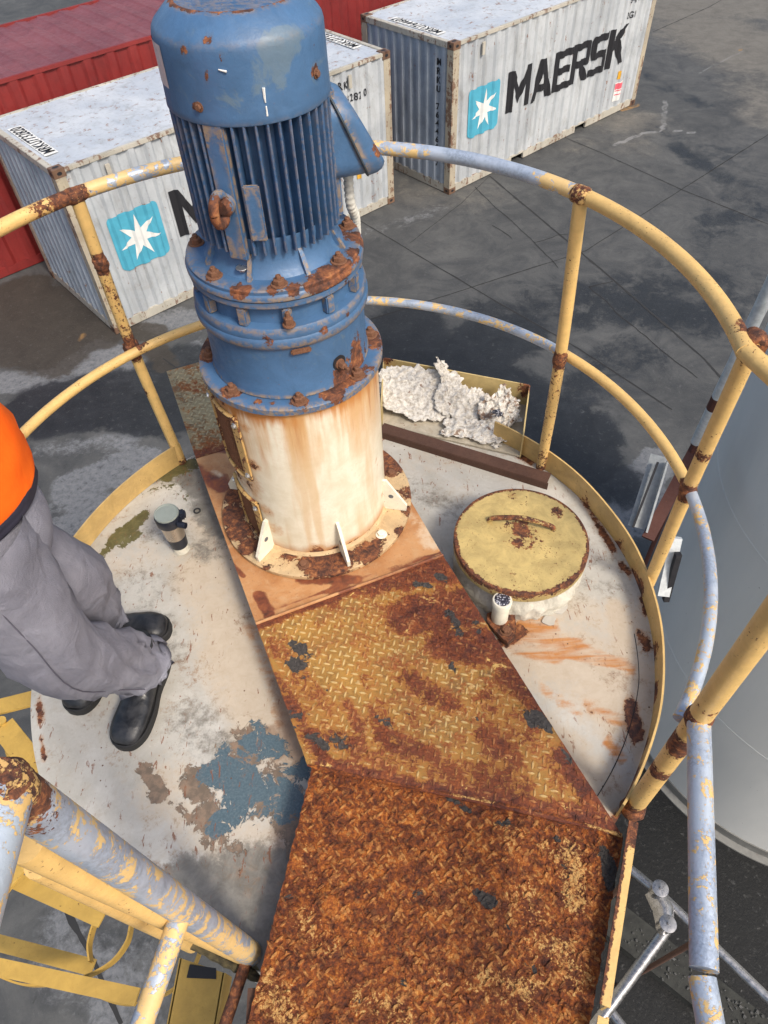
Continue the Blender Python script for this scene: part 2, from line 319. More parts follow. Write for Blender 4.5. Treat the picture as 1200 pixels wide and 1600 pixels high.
def mat_plate(name,heavy,tan=False):
    b=NB(name)
    def st(f,k=2.2): return b.m_('ADD',b.m_('MULTIPLY',b.m_('SUBTRACT',f,.5),k),.5)     # stretched noise 0..1
    n1=st(b.noise(6,9,.68,.7)); n2=st(b.noise(30,9,.75,.6)); n3=st(b.noise(120,6,.75,.2)); nm=st(b.noise(14,8,.7,1.0))
    loz=b.attr('loz'); jn=b.m_('ADD',b.m_('MULTIPLY',b.m_('SUBTRACT',n1,.5),.55),b.m_('ADD',b.m_('MULTIPLY',b.m_('SUBTRACT',n2,.5),.85),b.m_('MULTIPLY',b.m_('SUBTRACT',n3,.5),.5)))
    fine=b.m_('ADD',b.m_('MULTIPLY',n2,.55),b.m_('MULTIPLY',n3,.45))
    yel=b.mix(n2,(.22,.10,.022),(.60,.34,.075)) if not tan else b.mix(n2,(.26,.22,.12),(.46,.38,.22))
    dark=b.mix(n3,(.045,.032,.025),(.15,.095,.05))
    red=b.ramp(b.m_('ADD',b.m_('MULTIPLY',fine,.8),b.m_('MULTIPLY',nm,.2)),[(.18,(.026,.010,.009)),(.36,(.070,.020,.013)),(.52,(.150,.040,.018)),(.68,(.27,.080,.026)),(.90,(.58,.27,.08))])
    if heavy:
        c=b.ramp(b.m_('ADD',b.m_('MULTIPLY',fine,.88),b.m_('MULTIPLY',nm,.12)),[(.18,(.026,.010,.008)),(.36,(.085,.024,.012)),(.50,(.20,.052,.014)),(.63,(.40,.120,.022)),(.78,(.66,.29,.065)),(.93,(.82,.52,.20))])
        c=b.mix(b.m_('MULTIPLY',b.step(b.m_('ADD',n1,b.m_('MULTIPLY',b.m_('SUBTRACT',n2,.5),.5)),.55,.95),.75),c,b.mix(n3,(.045,.016,.011),(.16,.045,.018)))
        yy=b.step(b.m_('ADD',b.m_('ADD',b.attr('yellow'),jn),b.m_('MULTIPLY',b.m_('SUBTRACT',n3,.5),.5)),.50,.66)
        c=b.mix(b.m_('MULTIPLY',yy,b.step(n3,.25,.6)),c,b.mix(n3,(.40,.16,.035),(.70,.46,.18)))
        c=b.mix(b.m_('MULTIPLY',loz,b.step(n2,.35,.7,.1,.85)),c,b.mix(n3,(.40,.15,.035),(.72,.38,.13)))
    else:
        base=b.mix(b.step(b.m_('ADD',jn,b.m_('MULTIPLY',b.m_('SUBTRACT',nm,.5),.8)),-.10,.30,.15,.95),yel,dark)
        base=b.mix(b.m_('MULTIPLY',loz,.85),base,b.mix(n2,(.40,.27,.10),(.80,.62,.31)) if not tan else b.mix(n2,(.36,.31,.19),(.56,.50,.33)))
        rm=b.step(b.m_('ADD',b.m_('MULTIPLY',b.attr('rust'),.75),jn),.20,.36)
        c=b.mix(b.step(b.m_('ADD',b.attr('rust'),jn),-.05,.36,0,.85),base,b.mix(n3,(.22,.075,.018),(.46,.19,.04)))
        c=b.mix(rm,c,red)
        c=b.mix(b.m_('MULTIPLY',b.m_('MULTIPLY',loz,rm),b.step(nm,.40,.75,.0,.75)),c,(.42,.19,.07))
        fl=b.m_('MULTIPLY',rm,b.step(nm,.80,.86)); c=b.mix(fl,c,(.62,.40,.13))
    bk=b.step(b.m_('ADD',b.m_('MULTIPLY',b.m_('SUBTRACT',st(b.noise(17,5,.6,.4)),.5),.9),b.m_('ADD',b.m_('MULTIPLY',b.m_('SUBTRACT',n2,.5),.3),b.attr('black'))),.42,.47)
    c=b.mix(bk,c,b.mix(n3,(.020,.018,.018),(.085,.075,.068)))
    c=b.mix(b.step(b.m_('ADD',b.attr('white'),b.m_('MULTIPLY',b.m_('SUBTRACT',n3,.5),.8)),.5,.56),c,(.75,.75,.78))
    h=b.m_('ADD',b.m_('MULTIPLY',n2,.6),b.m_('MULTIPLY',n3,.3)); h=b.m_('ADD',h,b.m_('MULTIPLY',nm,.35 if heavy else .1)); h=b.m_('SUBTRACT',h,b.m_('MULTIPLY',bk,.25))
    return b.out(c,b.mix(b.step(n2,.3,.8),.60 if heavy else .48,.88),0,b.bump(h,.0075 if heavy else .0030,1),spec=.35)
M_tanplate=mat_plate('tan_checker_plate',False,True)
M_plate=mat_plate('worn_checker_plate',False); M_near=mat_plate('rust_eaten_checker_plate',True)

def mat_band():
    b=NB('rust_stained_smooth_plate'); n1=b.noise(6,7,.6,.5); n2=b.noise(30,8,.7,.3); nf=b.noise(120,5,.7)
    jn=b.m_('ADD',b.m_('MULTIPLY',b.m_('SUBTRACT',n1,.5),1.2),b.m_('MULTIPLY',b.m_('SUBTRACT',n2,.5),.8))
    c=b.mix(b.step(n1,.3,.7),(.36,.155,.055),(.50,.26,.11)); c=b.mix(b.step(n2,.45,.7,0,.4),c,(.52,.36,.20)); c=b.mix(b.step(nf,.55,.7,0,.4),c,(.20,.07,.03))
    c=b.mix(b.step(b.m_('ADD',b.attr('pale'),jn),.3,.6,0,.75),c,(.62,.50,.36))
    rm=b.step(b.m_('ADD',b.attr('rust'),jn),.36,.62); c=b.mix(b.m_('MULTIPLY',rm,.95),c,b.ramp(n2,[(.3,(.05,.016,.012)),(.5,(.16,.04,.018)),(.7,(.30,.09,.025))]))
    return b.out(c,b.step(n2,.3,.7,.38,.7),0,b.bump(b.m_('ADD',n2,b.m_('MULTIPLY',nf,.3)),.0015,.8))
M_band=mat_band()

def mat_ground():
    b=NB('yard_concrete'); v=b.pos
    n1=b.ns(.5,10,.66,.8,vec=v); n2=b.ns(3.0,9,.72,.6,vec=v); nf=b.noise(40,6,.75,0,v); n3=b.ns(1.3,9,.68,1.8,vec=v); sf=b.ns(14,7,.75,.4,vec=v)
    jn=b.m_('ADD',b.m_('MULTIPLY',b.m_('SUBTRACT',n1,.5),.65),b.m_('ADD',b.m_('MULTIPLY',b.m_('SUBTRACT',n2,.5),.5),b.m_('MULTIPLY',b.m_('SUBTRACT',sf,.5),.25)))
    c=b.mix(n1,(.048,.050,.052),(.108,.109,.107)); c=b.mix(b.m_('MULTIPLY',b.step(n3,.3,.9),.65),c,(.034,.037,.042)); c=b.mix(b.m_('MULTIPLY',b.step(n3,.45,.0),.4),c,(.125,.125,.122))
    c=b.mix(b.m_('MULTIPLY',b.step(b.m_('ADD',b.attr('warm'),jn),.1,.8),.85),c,b.mix(n2,(.105,.096,.082),(.19,.177,.155)))
    c=b.mix(b.m_('MULTIPLY',b.step(b.m_('ADD',b.attr('light'),jn),.32,.62),.85),c,b.mix(sf,(.075,.08,.09),(.25,.255,.265)))
    wet_and_shade=b.step(b.m_('ADD',b.attr('wet_and_shade'),b.m_('MULTIPLY',jn,.9)),.32,.60); c=b.mix(b.m_('MULTIPLY',wet_and_shade,.92),c,b.mix(n2,(.007,.009,.012),(.026,.029,.034)))  # damp concrete, plus painted shade in the gap at lower right
    gap_shade=b.step(b.m_('ADD',b.attr('gap_shade'),b.m_('MULTIPLY',jn,.5)),.2,.7); c=b.mix(b.m_('MULTIPLY',gap_shade,.96),c,(.004,.0045,.005))  # near-black colour standing in for the shade between the tanks
    br=b.step(b.m_('ADD',b.attr('brown'),b.m_('MULTIPLY',jn,.9)),.32,.56); c=b.mix(b.m_('MULTIPLY',br,.85),c,b.mix(n2,(.030,.025,.02),(.055,.046,.037)))
    c=b.mix(b.m_('MULTIPLY',b.step(sf,.6,1.),.5),c,(.16,.16,.158)); c=b.mix(b.m_('MULTIPLY',b.step(sf,.4,0.),.6),c,(.022,.022,.024))
    c=b.mix(b.m_('MULTIPLY',b.step(b.attr('mark'),.3,.6),b.step(n2,.38,.6,.2,.7)),c,(.24,.24,.24))
    c=b.mix(b.m_('MULTIPLY',b.step(b.attr('ochre'),.3,.6),b.step(n2,.38,.6,.2,.8)),c,(.30,.17,.06))
    c=b.mix(b.step(nf,.58,.72,0,.35),c,(.19,.19,.19)); c=b.mix(b.step(nf,.42,.28,0,.4),c,(.03,.03,.032))
    c=b.mix(b.step(b.noise(9,6,.7,.5,v),.66,.7,0,.5),c,(.035,.035,.037))
    return b.out(c,b.m_('SUBTRACT',b.step(nf,.3,.7,.62,.85),b.m_('MULTIPLY',wet_and_shade,.18)),0,b.bump(b.m_('ADD',nf,b.m_('MULTIPLY',n2,.6)),.006,.7),spec=.3)
M_ground=mat_ground()
def simple(name,col,rough=.5,metal=0,var=.2,scale=30,bd=.0006):
    b=NB(name); n=b.noise(scale,7,.65,.3); c=b.mix(b.step(n,.3,.7),tuple(x*(1-var) for x in col),tuple(min(.92,x*(1+var*.5)) for x in col))
    return b.out(c,b.step(n,.3,.7,max(.05,rough-.08),min(1,rough+.08)),metal,b.bump(n,bd,.6))
M_joint=simple('joint_filler',(.026,.026,.027),.9)

def mat_container(name,col,col2,rustc=(.20,.09,.05),amt=0.,white=True):
    b=NB(name); oi=b.N.new('ShaderNodeObjectInfo')
    va=b.N.new('ShaderNodeVectorMath'); va.operation='ADD'; b.L.new(b.obj,va.inputs[0]); b.L.new(oi.outputs['Random'],va.inputs[1]); v=va.outputs[0]
    n1=b.noise(1.1,7,.6,.4,v); sv=b.mapv(scale=(5,5,.5),vec=v); ns=b.noise(1.6,7,.7,.3,sv); n2=b.noise(9,8,.72,.4,v)
    c=b.mix(b.step(n1,.32,.68),col,col2); c=b.mix(b.step(ns,.5,.72,0,.55),c,tuple(x*.62 for x in col)) 
    c=b.mix(b.step(b.noise(2.6,7,.7,.6,v),.55,.75,0,.5),c,(col[0]*.75,col[1]*.66,col[2]*.55) if white else tuple(x*.6 for x in col))
    sc=b.m_('ADD',n2,b.m_('MULTIPLY',b.m_('SUBTRACT',ns,.5),.9)); c=b.mix(b.m_('MULTIPLY',b.step(b.ns(3.5,7,.72,1.0,vec=b.mapv(scale=(1,1,.35),vec=v)),.45,1.),.6),c,tuple(x*y for x,y in zip(col,(.62,.58,.52) if white else (.6,.6,.6))))
    c=b.mix(b.m_('MULTIPLY',b.step(b.ns(26,5,.7,vec=v),.62,1.),.5),c,tuple(x*.55 for x in col))
    rm=b.step(sc,.66-amt,.71-amt)
    c=b.mix(b.m_('MULTIPLY',rm,.85),c,rustc)
    return b.out(c,b.step(n2,.3,.7,.45,.7),0,b.bump(n2,.003,.5))
M_cw=mat_container('white_container_paint',(.36,.385,.415),(.49,.515,.54))
M_cwend=mat_container('grey_container_end_paint',(.25,.295,.36),(.38,.425,.49),amt=-.02)
M_croof=mat_container('container_roof_paint',(.38,.42,.48),(.50,.53,.57),(.25,.16,.13),amt=.045)
M_cframe=mat_container('container_frame_paint',(.38,.36,.31),(.48,.45,.39),(.16,.08,.05),amt=.09)
M_cpost=mat_container('container_post_paint',(.34,.30,.24),(.45,.39,.29),(.15,.07,.04),amt=.10)
M_ccast=mat_container('rusty_casting',(.13,.075,.05),(.21,.12,.075),(.07,.03,.02),amt=.1)
M_red=mat_container('red_container_paint',(.175,.016,.016),(.225,.022,.020),(.10,.02,.018),amt=-.05,white=False)
M_redroof=mat_container('faded_red_roof_paint',(.155,.042,.052),(.205,.062,.072),(.12,.04,.045),amt=-.03,white=False)
M_black=simple('black_lettering',(.014,.014,.018),.6); M_skyblue=simple('light_blue_emblem',(.075,.36,.50),.55,var=.12,scale=4)
M_white=simple('white_emblem',(.72,.72,.70),.5,var=.1,scale=5); M_orangesq=simple('amber_sticker',(.65,.36,.04),.5); M_pink=simple('red_sticker',(.70,.12,.16),.5)

# ------------------------------------------------------------------ ground
def build_ground():
    b=bmesh.new(); xs=np.concatenate([np.linspace(-400,-12,14)[:-1],np.arange(-12,15,.12),np.linspace(15,400,14)[1:]]); ys=np.concatenate([np.linspace(-300,-3,10)[:-1],np.arange(-3,24,.12),np.linspace(24,600,14)[1:]])
    nx,ny=len(xs),len(ys); V=[(x,y,0) for y in ys for x in xs]; F=[(j*nx+i,j*nx+i+1,(j+1)*nx+i+1,(j+1)*nx+i) for j in range(ny-1) for i in range(nx-1)]
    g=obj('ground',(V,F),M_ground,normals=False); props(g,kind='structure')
    G=lambda *l: pblobs(0,*l)
    paint(g,'wet_and_shade',G((70,640,180,620,.9,1.0),(150,620,280,640,.8,1.0),(240,590,290,560,.6,.9),(620,600,720,560,.9,.8),(700,560,800,520,.9,.9),(780,600,900,680,.8,.9),(640,510,600,640,1.0,.8),(900,700,960,760,.6,.7),(860,470,1120,440,1.3,.50),(1030,200,1190,260,.9,.36),(1160,300,1100,430,1.2,.45),(1000,480,1100,500,1.0,.6),(1010,120,1150,190,.5,.5),(880,620,1000,560,1.,.5),
        (1050,1350,1180,1500,1.6,2.2),(990,1300,1060,1560,1.5,2.2),(1100,1560,1190,1590,1.5,2.),(930,1560,1000,1600,1,1.2),(750,480,900,500,.6,.6),(1060,230,1200,330,.5,.5)))  # strong blobs at lower right paint the gap's shade; the others are damp patches
    paint(g,'gap_shade',G((1050,1330,1190,1480,1.5,1.6),(990,1290,1060,1560,1.4,1.6),(1100,1560,1190,1590,1.6,1.6),(920,1590,1000,1700,1.6,1.6)))  # shade of the gap beside the storage tank, painted into the ground colour
    paint(g,'brown',G((30,470,150,500,1.0,1.0),(10,530,90,560,.7,.9),(130,540,165,530,.4,.8),(190,515,240,520,.35,.9),(240,540,260,570,.3,.8)))
    paint(g,'light',G((150,545,190,560,.35,1.0),(120,570,200,575,.45,.8),(0,600,110,590,.4,.9),(190,590,230,600,.35,.6),(240,500,300,500,.5,.75),(280,560,310,540,.35,.7),(110,760,220,720,.4,.9),(130,800,200,790,.4,.8),(60,830,200,830,.5,.6),(960,780,1030,720,.3,1.1),(990,820,1010,760,.3,1.0),(930,590,1000,600,.25,.45),(860,640,1000,590,.3,.4),(100,1450,200,1560,.6,.45),(60,700,200,690,.35,.5),(560,370,690,330,.5,.35)))
    paint(g,'warm',G((1100,40,1190,90,2.0,.9),(1050,20,1190,10,1.6,.9),(1180,130,1190,180,1,.6),(640,300,760,310,.8,.35),(900,180,1000,190,1.0,.45),(30,10,60,0,2,.8),(880,230,1000,230,.6,.3)))
    paint(g,'mark',G((962,226,1000,210,.07,1),(1000,210,1040,203,.07,1),(1040,203,1082,207,.06,1),(1040,157,1036,200,.09,.8),(1090,115,1160,80,.09,.5),(1090,118,1150,150,.05,.4)))
    paint(g,'ochre',G((972,172,996,164,.1,1),(126,532,134,520,.1,.6),(1155,78,1164,79,.07,1)))
    return g
build_ground()
def joints():
    L=[[(765,275),(892,381),(957,436),(1100,560),(1180,650)],[(560,505),(915,392),(1065,296),(1240,185)],[(520,320),(600,367),(765,465),(905,545),(1050,640)],
       [(1320,400),(1200,350),(1065,296),(938,238),(860,205)],[(1020,50),(1110,10),(1160,-20)],[(860,205),(760,275)],
       [(640,380),(720,318),(765,275)],[(90,1400),(140,1490),(190,1600)],[(255,560),(310,600),(330,640)]]
    wd=[.018,.012,.012,.010,.012,.006,.007,.02,.012]
    C2=[[(742,292),(770,320),(800,345),(835,378),(872,418)],[(835,380),(872,367),(890,366)],[(920,448),(958,440)],[(920,448),(945,470),(1000,520),(1030,545),(1090,590)],[(770,352),(800,372)]]
    b=bmesh.new()
    def strip(pts,wd,jit,k):
        pp=resample([W(x,y,.004) for x,y in pts],.06); V=[];F=[]
        for i,p in enumerate(pp):
            q=pp[min(i+1,len(pp)-1)]-pp[max(i-1,0)]; s=Vector((-q.y,q.x,0)).normalized()
            o=s*(jit*mn.noise(p*2.3+Vector((k,0,0)))+jit*.35*mn.noise(p*11)); ww=wd*(.45+.9*abs(mn.noise(p*5+Vector((k,3,1))))+.2*random.random())
            V+= [p+o+s*ww,p+o-s*ww]
        F=[(2*i,2*i+1,2*i+3,2*i+2) for i in range(len(pp)-1)]; merge(b,(V,F))
    for k,(l,wd_) in enumerate(zip(L,wd)): strip(l,wd_*1.3,.008,k)
    for k,l in enumerate(C2): strip(l,.012,.035,k+20)
    o=obj('pavement_joints',b,M_joint); props(o,kind='structure')
joints()

# ------------------------------------------------------------------ shipping containers
def corr(x,per,dep,flat=.28):          # trapezoid profile: 0 (outer) .. dep (inner)
    t=(x/per)%1
    s=.14
    if t<flat: return 0
    if t<flat+s: return dep*(t-flat)/s
    if t<1-s: return dep
    return dep*(1-(t-1+s)/s)
def folds(x0,x1,per,flat=.28,s=.14):
    out=[]
    k=math.floor(x0/per)-1
    while k*per<x1+per:
        for f in (0,flat,flat+s,1-s): 
            x=(k+f)*per
            if x0<x<x1: out.append(x)
        k+=1
    return sorted(set([x0]+out+[x1]))
def glyphs(txt,size,sx=1.,off=0.,shear=0.,spacing=1.):
    cu=bpy.data.curves.new('t','FONT'); cu.body=txt; cu.size=size; cu.offset=off; cu.shear=shear; cu.space_character=spacing
    o=bpy.data.objects.new('t',cu); C.objects.link(o); dg=bpy.context.evaluated_depsgraph_get(); me=bpy.data.meshes.new_from_object(o.evaluated_get(dg))
    b=bmesh.new(); b.from_mesh(me); bpy.data.objects.remove(o); bmesh.ops.scale(b,vec=(sx,1,1),verts=b.verts)
    bmesh.ops.remove_doubles(b,verts=b.verts,dist=1e-5); return b
def on_panel(b,fn,cuts,ox,oy,rot=0):   # lay a flat bmesh (x,y) on a corrugated panel: cut at the folds, then fn(x,y)->point
    if rot: bmesh.ops.rotate(b,matrix=Matrix.Rotation(rot,3,'Z'),verts=b.verts)
    bmesh.ops.translate(b,vec=(ox,oy,0),verts=b.verts)
    xs=[v.co.x for v in b.verts]; lo,hi=min(xs),max(xs)
    for c in cuts:
        if lo<c<hi: bmesh.ops.bisect_plane(b,geom=b.verts[:]+b.edges[:]+b.faces[:],plane_co=(c,0,0),plane_no=(1,0,0),dist=1e-5)
    for v in b.verts: v.co=fn(v.co.x,v.co.y)
    return b
def flatpoly(pts):
    b=bmesh.new(); vs=[b.verts.new((x,y,0)) for x,y in pts]; b.faces.new(vs); bmesh.ops.triangulate(b,faces=b.faces[:]); return b
def container(name,label,loc,rotz,L=6.058,Wd=2.438,H=2.591,kind='white',group=None,marks=None,per=.278):
    t=thing(name,label,'container',loc,rotz,group)
    ms,me_,mr,mf,mp,mc=(M_cw,M_cwend,M_croof,M_cframe,M_cpost,M_ccast) if kind=='white' else (M_red,M_red,M_redroof,M_red,M_red,M_red)
    K=dict(parent=t,local=True)
    rail=.06; brail=.16; post=.15; dep=.036
    def side(y,sgn):
        xs=folds(post,L-post,per); V=[];F=[]
        zs=[brail,H*.35,H*.65,H-rail]
        for z in zs:
            for x in xs:
                dn=.012*mn.noise(Vector((x*1.3,y,z*1.2))) if kind=='white' else 0
                V.append((x,y+sgn*(corr(x,per,dep)+.008+dn*.8),z))
        n=len(xs)
        for j in range(len(zs)-1):
            for i in range(n-1): F.append((j*n+i,j*n+i+1,(j+1)*n+i+1,(j+1)*n+i))
        obj('side_panel',(V,F),ms,**K)
    side(0,1); side(Wd,-1)
    eper=.22
    def end(x,sgn):
        ys=folds(post,Wd-post,eper); V=[];F=[]
        for z in (brail,H-rail-.04):
            for y in ys: V.append((x+sgn*(corr(y,eper,.04)+.01),y,z))
        n=len(ys); F=[(i,i+1,n+i+1,n+i) for i in range(n-1)]
        obj('end_panel',(V,F),me_,**K)
    end(0,1)
    # door end: two flat doors with lock rods
    for k in (0,1):
        y0=post+k*(Wd/2-post)+.006; y1=y0+Wd/2-post-.012
        d=obj('door',box((L-.03,(y0+y1)/2,(brail+H-.1)/2),(.04,y1-y0,H-.1-brail),bev=.004),ms,**K)
        for q in (.3,.7):
            y=y0+(y1-y0)*q; obj('lock_rod',tube([(L+.005,y,brail),(L+.005,y,H-.1)],.016,8),mf,parent=d,local=True)
    # roof
    rper=.42 if kind!='white' else .36; xs=folds(rail,L-rail,rper,.40,.10) ; V=[];F=[]
    ny=5; ys=[rail+(Wd-2*rail)*j/(ny-1) for j in range(ny)]
    rd=.035 if kind!='white' else .012
    for j,y in enumerate(ys):
        for x in xs:
            tt=(x/rper)%1; inr=0 if tt<.40 else (1 if .5<=tt<.9 else .5)
            e=0 if j in (0,ny-1) else 1
            V.append((x,y,H-.012-rd*inr*(1 if 0<j<ny-1 else (1 if kind!='white' else .6))+.012*e*mn.noise(Vector((x*.9,y*1.1,5)))))
    n=len(xs)
    for j in range(ny-1):
        for i in range(n-1): F.append((j*n+i,j*n+i+1,(j+1)*n+i+1,(j+1)*n+i))
    obj('roof',(V,F),mr,**K)
    fr=[]
    for y in (.03,Wd-.03): fr+= [box((L/2,y,H-rail/2-.004),(L-.2,.06,rail),bev=.006)]
    fr+= [box((.045,Wd/2,H-.055),(.09,Wd-.2,.10),bev=.006),box((L-.045,Wd/2,H-.055),(.09,Wd-.2,.10),bev=.006)]
    obj('top_frame',join(*fr),mf,**K)
    br=[]
    for y,s in ((.035,1),(Wd-.035,-1)):
        segs=[(.17,L*.30),(L*.30+.36,L*.70-.36),(L*.70,L-.17)] if L<8 else [(.17,L-.17)]
        for a,c in segs: br.append(box(((a+c)/2,y,.088),(c-a,.05,.145),bev=.005))
        if L<8:
            for a in (L*.30,L*.70-.36): br.append(box((a+.18,y,.148),(.36,.046,.03)))
            # fork pocket throats
    br+= [box((.05,Wd/2,.085),(.08,Wd-.34,.15),bev=.005),box((L-.05,Wd/2,.085),(.08,Wd-.34,.15),bev=.005)]
    obj('bottom_frame',join(*br),mf,**K)
    obj('floor',box((L/2,Wd/2,.13),(L-.1,Wd-.1,.03)),M_black,**K)
    for x in (0,L):
        for y in (0,Wd):
            sx=1 if x==0 else -1; sy=1 if y==0 else -1
            p=join(box((x+sx*(post/2+.004),y+sy*.02,H/2),(post,.034,H-.22)),box((x+sx*.02,y+sy*(post/2+.004),H/2),(.034,post,H-.225)))
            obj('corner_post',p,mp,**K)
            for z in (0,H-.118+.004):
                c=(x+sx*.087,y+sy*.079,z+.059); b=bmesh.new(); merge(b,box(c,(.178,.162,.118),bev=.006))
                # recessed apertures
                cc=obj('corner_casting',b,mc,**K)
                hb=bmesh.new()
                for ctr,nrm,dx,dz in (((c[0],y-sy*.001,c[2]),'y',.036,.024),((x-sx*.001,c[1],c[2]),'x',.03,.024),((c[0],c[1],z+.119),'z',.05,.03)):
                    vs=[]
                    for k in range(14):
                        a=2*PI*k/14; u_,v_=math.cos(a)*dx,math.sin(a)*dz
                        if nrm=='y': p_=(ctr[0]+u_,ctr[1]-sy*.002,ctr[2]+v_)
                        elif nrm=='x': p_=(ctr[0]-sx*.002,ctr[1]+u_,ctr[2]+v_)
                        else: p_=(ctr[0]+u_,ctr[1]+v_,ctr[2]+.002)
                        vs.append(hb.verts.new(p_))
                    hb.faces.new(vs)
                obj('casting_hole',hb,M_black,parent=cc,local=True)
    cuts=folds(0,L,per)
    fs=lambda x,y: Vector((x,corr(x,per,dep)+.008-.0075+.012*.8*mn.noise(Vector((x*1.3,0,y*1.2)))*0-.006,y))
    if marks:
        # light blue square with a seven pointed star, then the word
        ex,ez,es=.47,.90,.84
        pts=[]
        for cx_,cy_,a0 in ((ex+es-.08,ez+es-.08,0),(ex+.08,ez+es-.08,90),(ex+.08,ez+.08,180),(ex+es-.08,ez+.08,270)):
            for k in range(5): a=R(a0+k*22.5); pts.append((cx_+.08*math.cos(a),cy_+.08*math.sin(a)))
        e=obj('emblem',on_panel(flatpoly(pts),fs,cuts,0,0),M_skyblue,**K)
        fs2=lambda x,y: fs(x,y)+Vector((0,-.004,0))
        st=[]
        for k in range(14):
            a=R(90+k*360/14); r=.36 if k%2==0 else .13; st.append((ex+es/2+r*math.cos(a),ez+es/2+r*math.sin(a)))
        sb_=bmesh.new(); c0=sb_.verts.new((ex+es/2,ez+es/2,0)); sv2=[sb_.verts.new((x,y,0)) for x,y in st]
        for k in range(14): sb_.faces.new((c0,sv2[k],sv2[(k+1)%14]))
        obj('star',on_panel(sb_,fs2,cuts,0,0),M_white,parent=e,local=True)
        LT={'M':(.66,[[(0,0),(.15,0),(.15,.72),(0,.72)],[(.51,0),(.66,0),(.66,.72),(.51,.72)],[(.15,.72),(.15,.46),(.33,.10),(.33,.38)],[(.33,.38),(.33,.10),(.51,.46),(.51,.72)]]),
            'A':(.62,[[(0,0),(.155,0),(.31,.50),(.31,.72),(.225,.72)],[(.62,0),(.395,.72),(.31,.72),(.31,.50),(.465,0)],[(.2015,.15),(.4185,.15),(.3782,.28),(.2418,.28)]]),
            'E':(.52,[[(0,0),(.15,0),(.15,.72),(0,.72)],[(.15,0),(.52,0),(.52,.13),(.15,.13)],[(.15,.295),(.48,.295),(.48,.425),(.15,.425)],[(.15,.59),(.52,.59),(.52,.72),(.15,.72)]]),
            'R':(.58,[[(0,0),(.15,0),(.15,.72),(0,.72)],[(.15,.59),(.44,.59),(.44,.72),(.15,.72)],[(.15,.28),(.44,.28),(.44,.41),(.15,.41)],[(.44,.28),(.50,.28),(.58,.35),(.58,.65),(.50,.72),(.44,.72)],[(.24,.28),(.41,.28),(.58,0),(.41,0)]]),
            'S':(.54,[[(.0,.65),(0,.59),(.54,.59),(.54,.72),(.07,.72)],[(0,.425),(.14,.425),(.14,.59),(0,.59)],[(0,.425),(.06,.295),(.54,.295),(.48,.425)],[(.40,.13),(.54,.13),(.54,.295),(.40,.295)],[(0,0),(.47,0),(.54,.07),(.54,.13),(0,.13)]]),
            'K':(.62,[[(0,0),(.15,0),(.15,.72),(0,.72)],[(.15,.3125),(.62,.72),(.42,.72),(.15,.50)],[(.22,.3732),(.44,0),(.62,0),(.36,.4946)]])}
        x0_=1.53
        for ch in 'MAERSK':
            wl,ps=LT[ch]; lb3=bmesh.new()
            for q in ps: lb3.faces.new([lb3.verts.new((x,y,0)) for x,y in q])
            bmesh.ops.remove_doubles(lb3,verts=lb3.verts,dist=1e-5)
            obj('letter',on_panel(lb3,fs,cuts,x0_,1.05),M_black,**K); x0_+=wl+.035
        # roof number
        z=H+.004
        bk=box((.24,1.17,z-.004),(.20,1.28,.006)); obj('roof_number_panel',bk,M_white,**K)
        g=glyphs(marks['roof'],.24,.78,.004,0,1.08); ln=max(v.co.x for v in g.verts)
        bmesh.ops.scale(g,vec=(1.2/ln,1,1),verts=g.verts)
        for v in g.verts: x,y=v.co.x,v.co.y; v.co=Vector((.32-y,.57+x,z+.004))
        obj('roof_number',g,M_black,**K)
        if marks.get('roof_far'):
            obj('roof_number_panel',box((L-.26,1.17,z-.004),(.2,1.28,.006)),M_white,**K)
            g=glyphs(marks['roof'],.24,.78,.004,0,1.08); ln=max(v.co.x for v in g.verts); bmesh.ops.scale(g,vec=(1.2/ln,1,1),verts=g.verts)
            for v in g.verts: x,y=v.co.x,v.co.y; v.co=Vector((L-.18-y,.57+x,z+.004))
            obj('roof_number',g,M_black,**K)
        # side number near the door end
        for k,(s_,zz,x_) in enumerate(marks['side']):
            g=glyphs(s_,.16,.8,.003,0,1.3); mx=max(v.co.x for v in g.verts)
            obj('side_number',on_panel(g,fs,cuts,x_-mx,zz),M_black,**K)
        # vertical number on the end wall
        if marks.get('end'):
            cu2=folds(0,Wd,eper); y0=.43
            fe=lambda x,y: Vector((corr(Wd-x if False else x,eper,.04)+.01-.006,x,y))
            for k,ch in enumerate(marks['end']):
                if ch==' ': continue
                g=glyphs(ch,.15,.8,.004)
                # text reads left to right when seen from outside (y decreases to the right)
                for v in g.verts: v.co.x=-v.co.x
                g=on_panel(g,fe,cu2,y0,2.18-k*.145); obj('end_letter',g,M_black,**K)
        obj('amber_sticker',on_panel(flatpoly([(0,0),(.08,0),(.08,.16),(0,.16)]),fs,cuts,5.19,.72),M_orangesq,**K)
        if marks.get('pink'):
            s=obj('warning_sticker',on_panel(flatpoly([(0,0),(.28,0),(.28,.38),(0,.38)]),fs,cuts,5.15,.28),M_white,**K)
            obj('sticker_heading',on_panel(flatpoly([(0,.01),(.26,.01),(.26,.13),(0,.13)]),fs2,cuts,5.16,.51),M_pink,parent=s,local=True)
            for q in (.12,.2): obj('sticker_line',on_panel(flatpoly([(0,0),(.22,0),(.22,.02),(0,.02)]),fs2,cuts,5.18,.28+q),M_pink,parent=s,local=True)
        # small vent cover under the top rail
        for x_ in (.75,5.15): obj('vent',box((x_,-.004,H-.24),(.07,.03,.2),bev=.005),mf,**K)
    return t
T1,T2=.68232,.680
container('shipping_container','weathered pale grey container left of the blue motor, only the M of its name showing',(-4.1135,9.6498,0),T1,group='pale grey twenty foot containers',
  marks=dict(roof='MRKU7732820',roof_far=True,side=[('MRKU',2.27,5.20),('773282 0',2.04,5.52)],end=None))
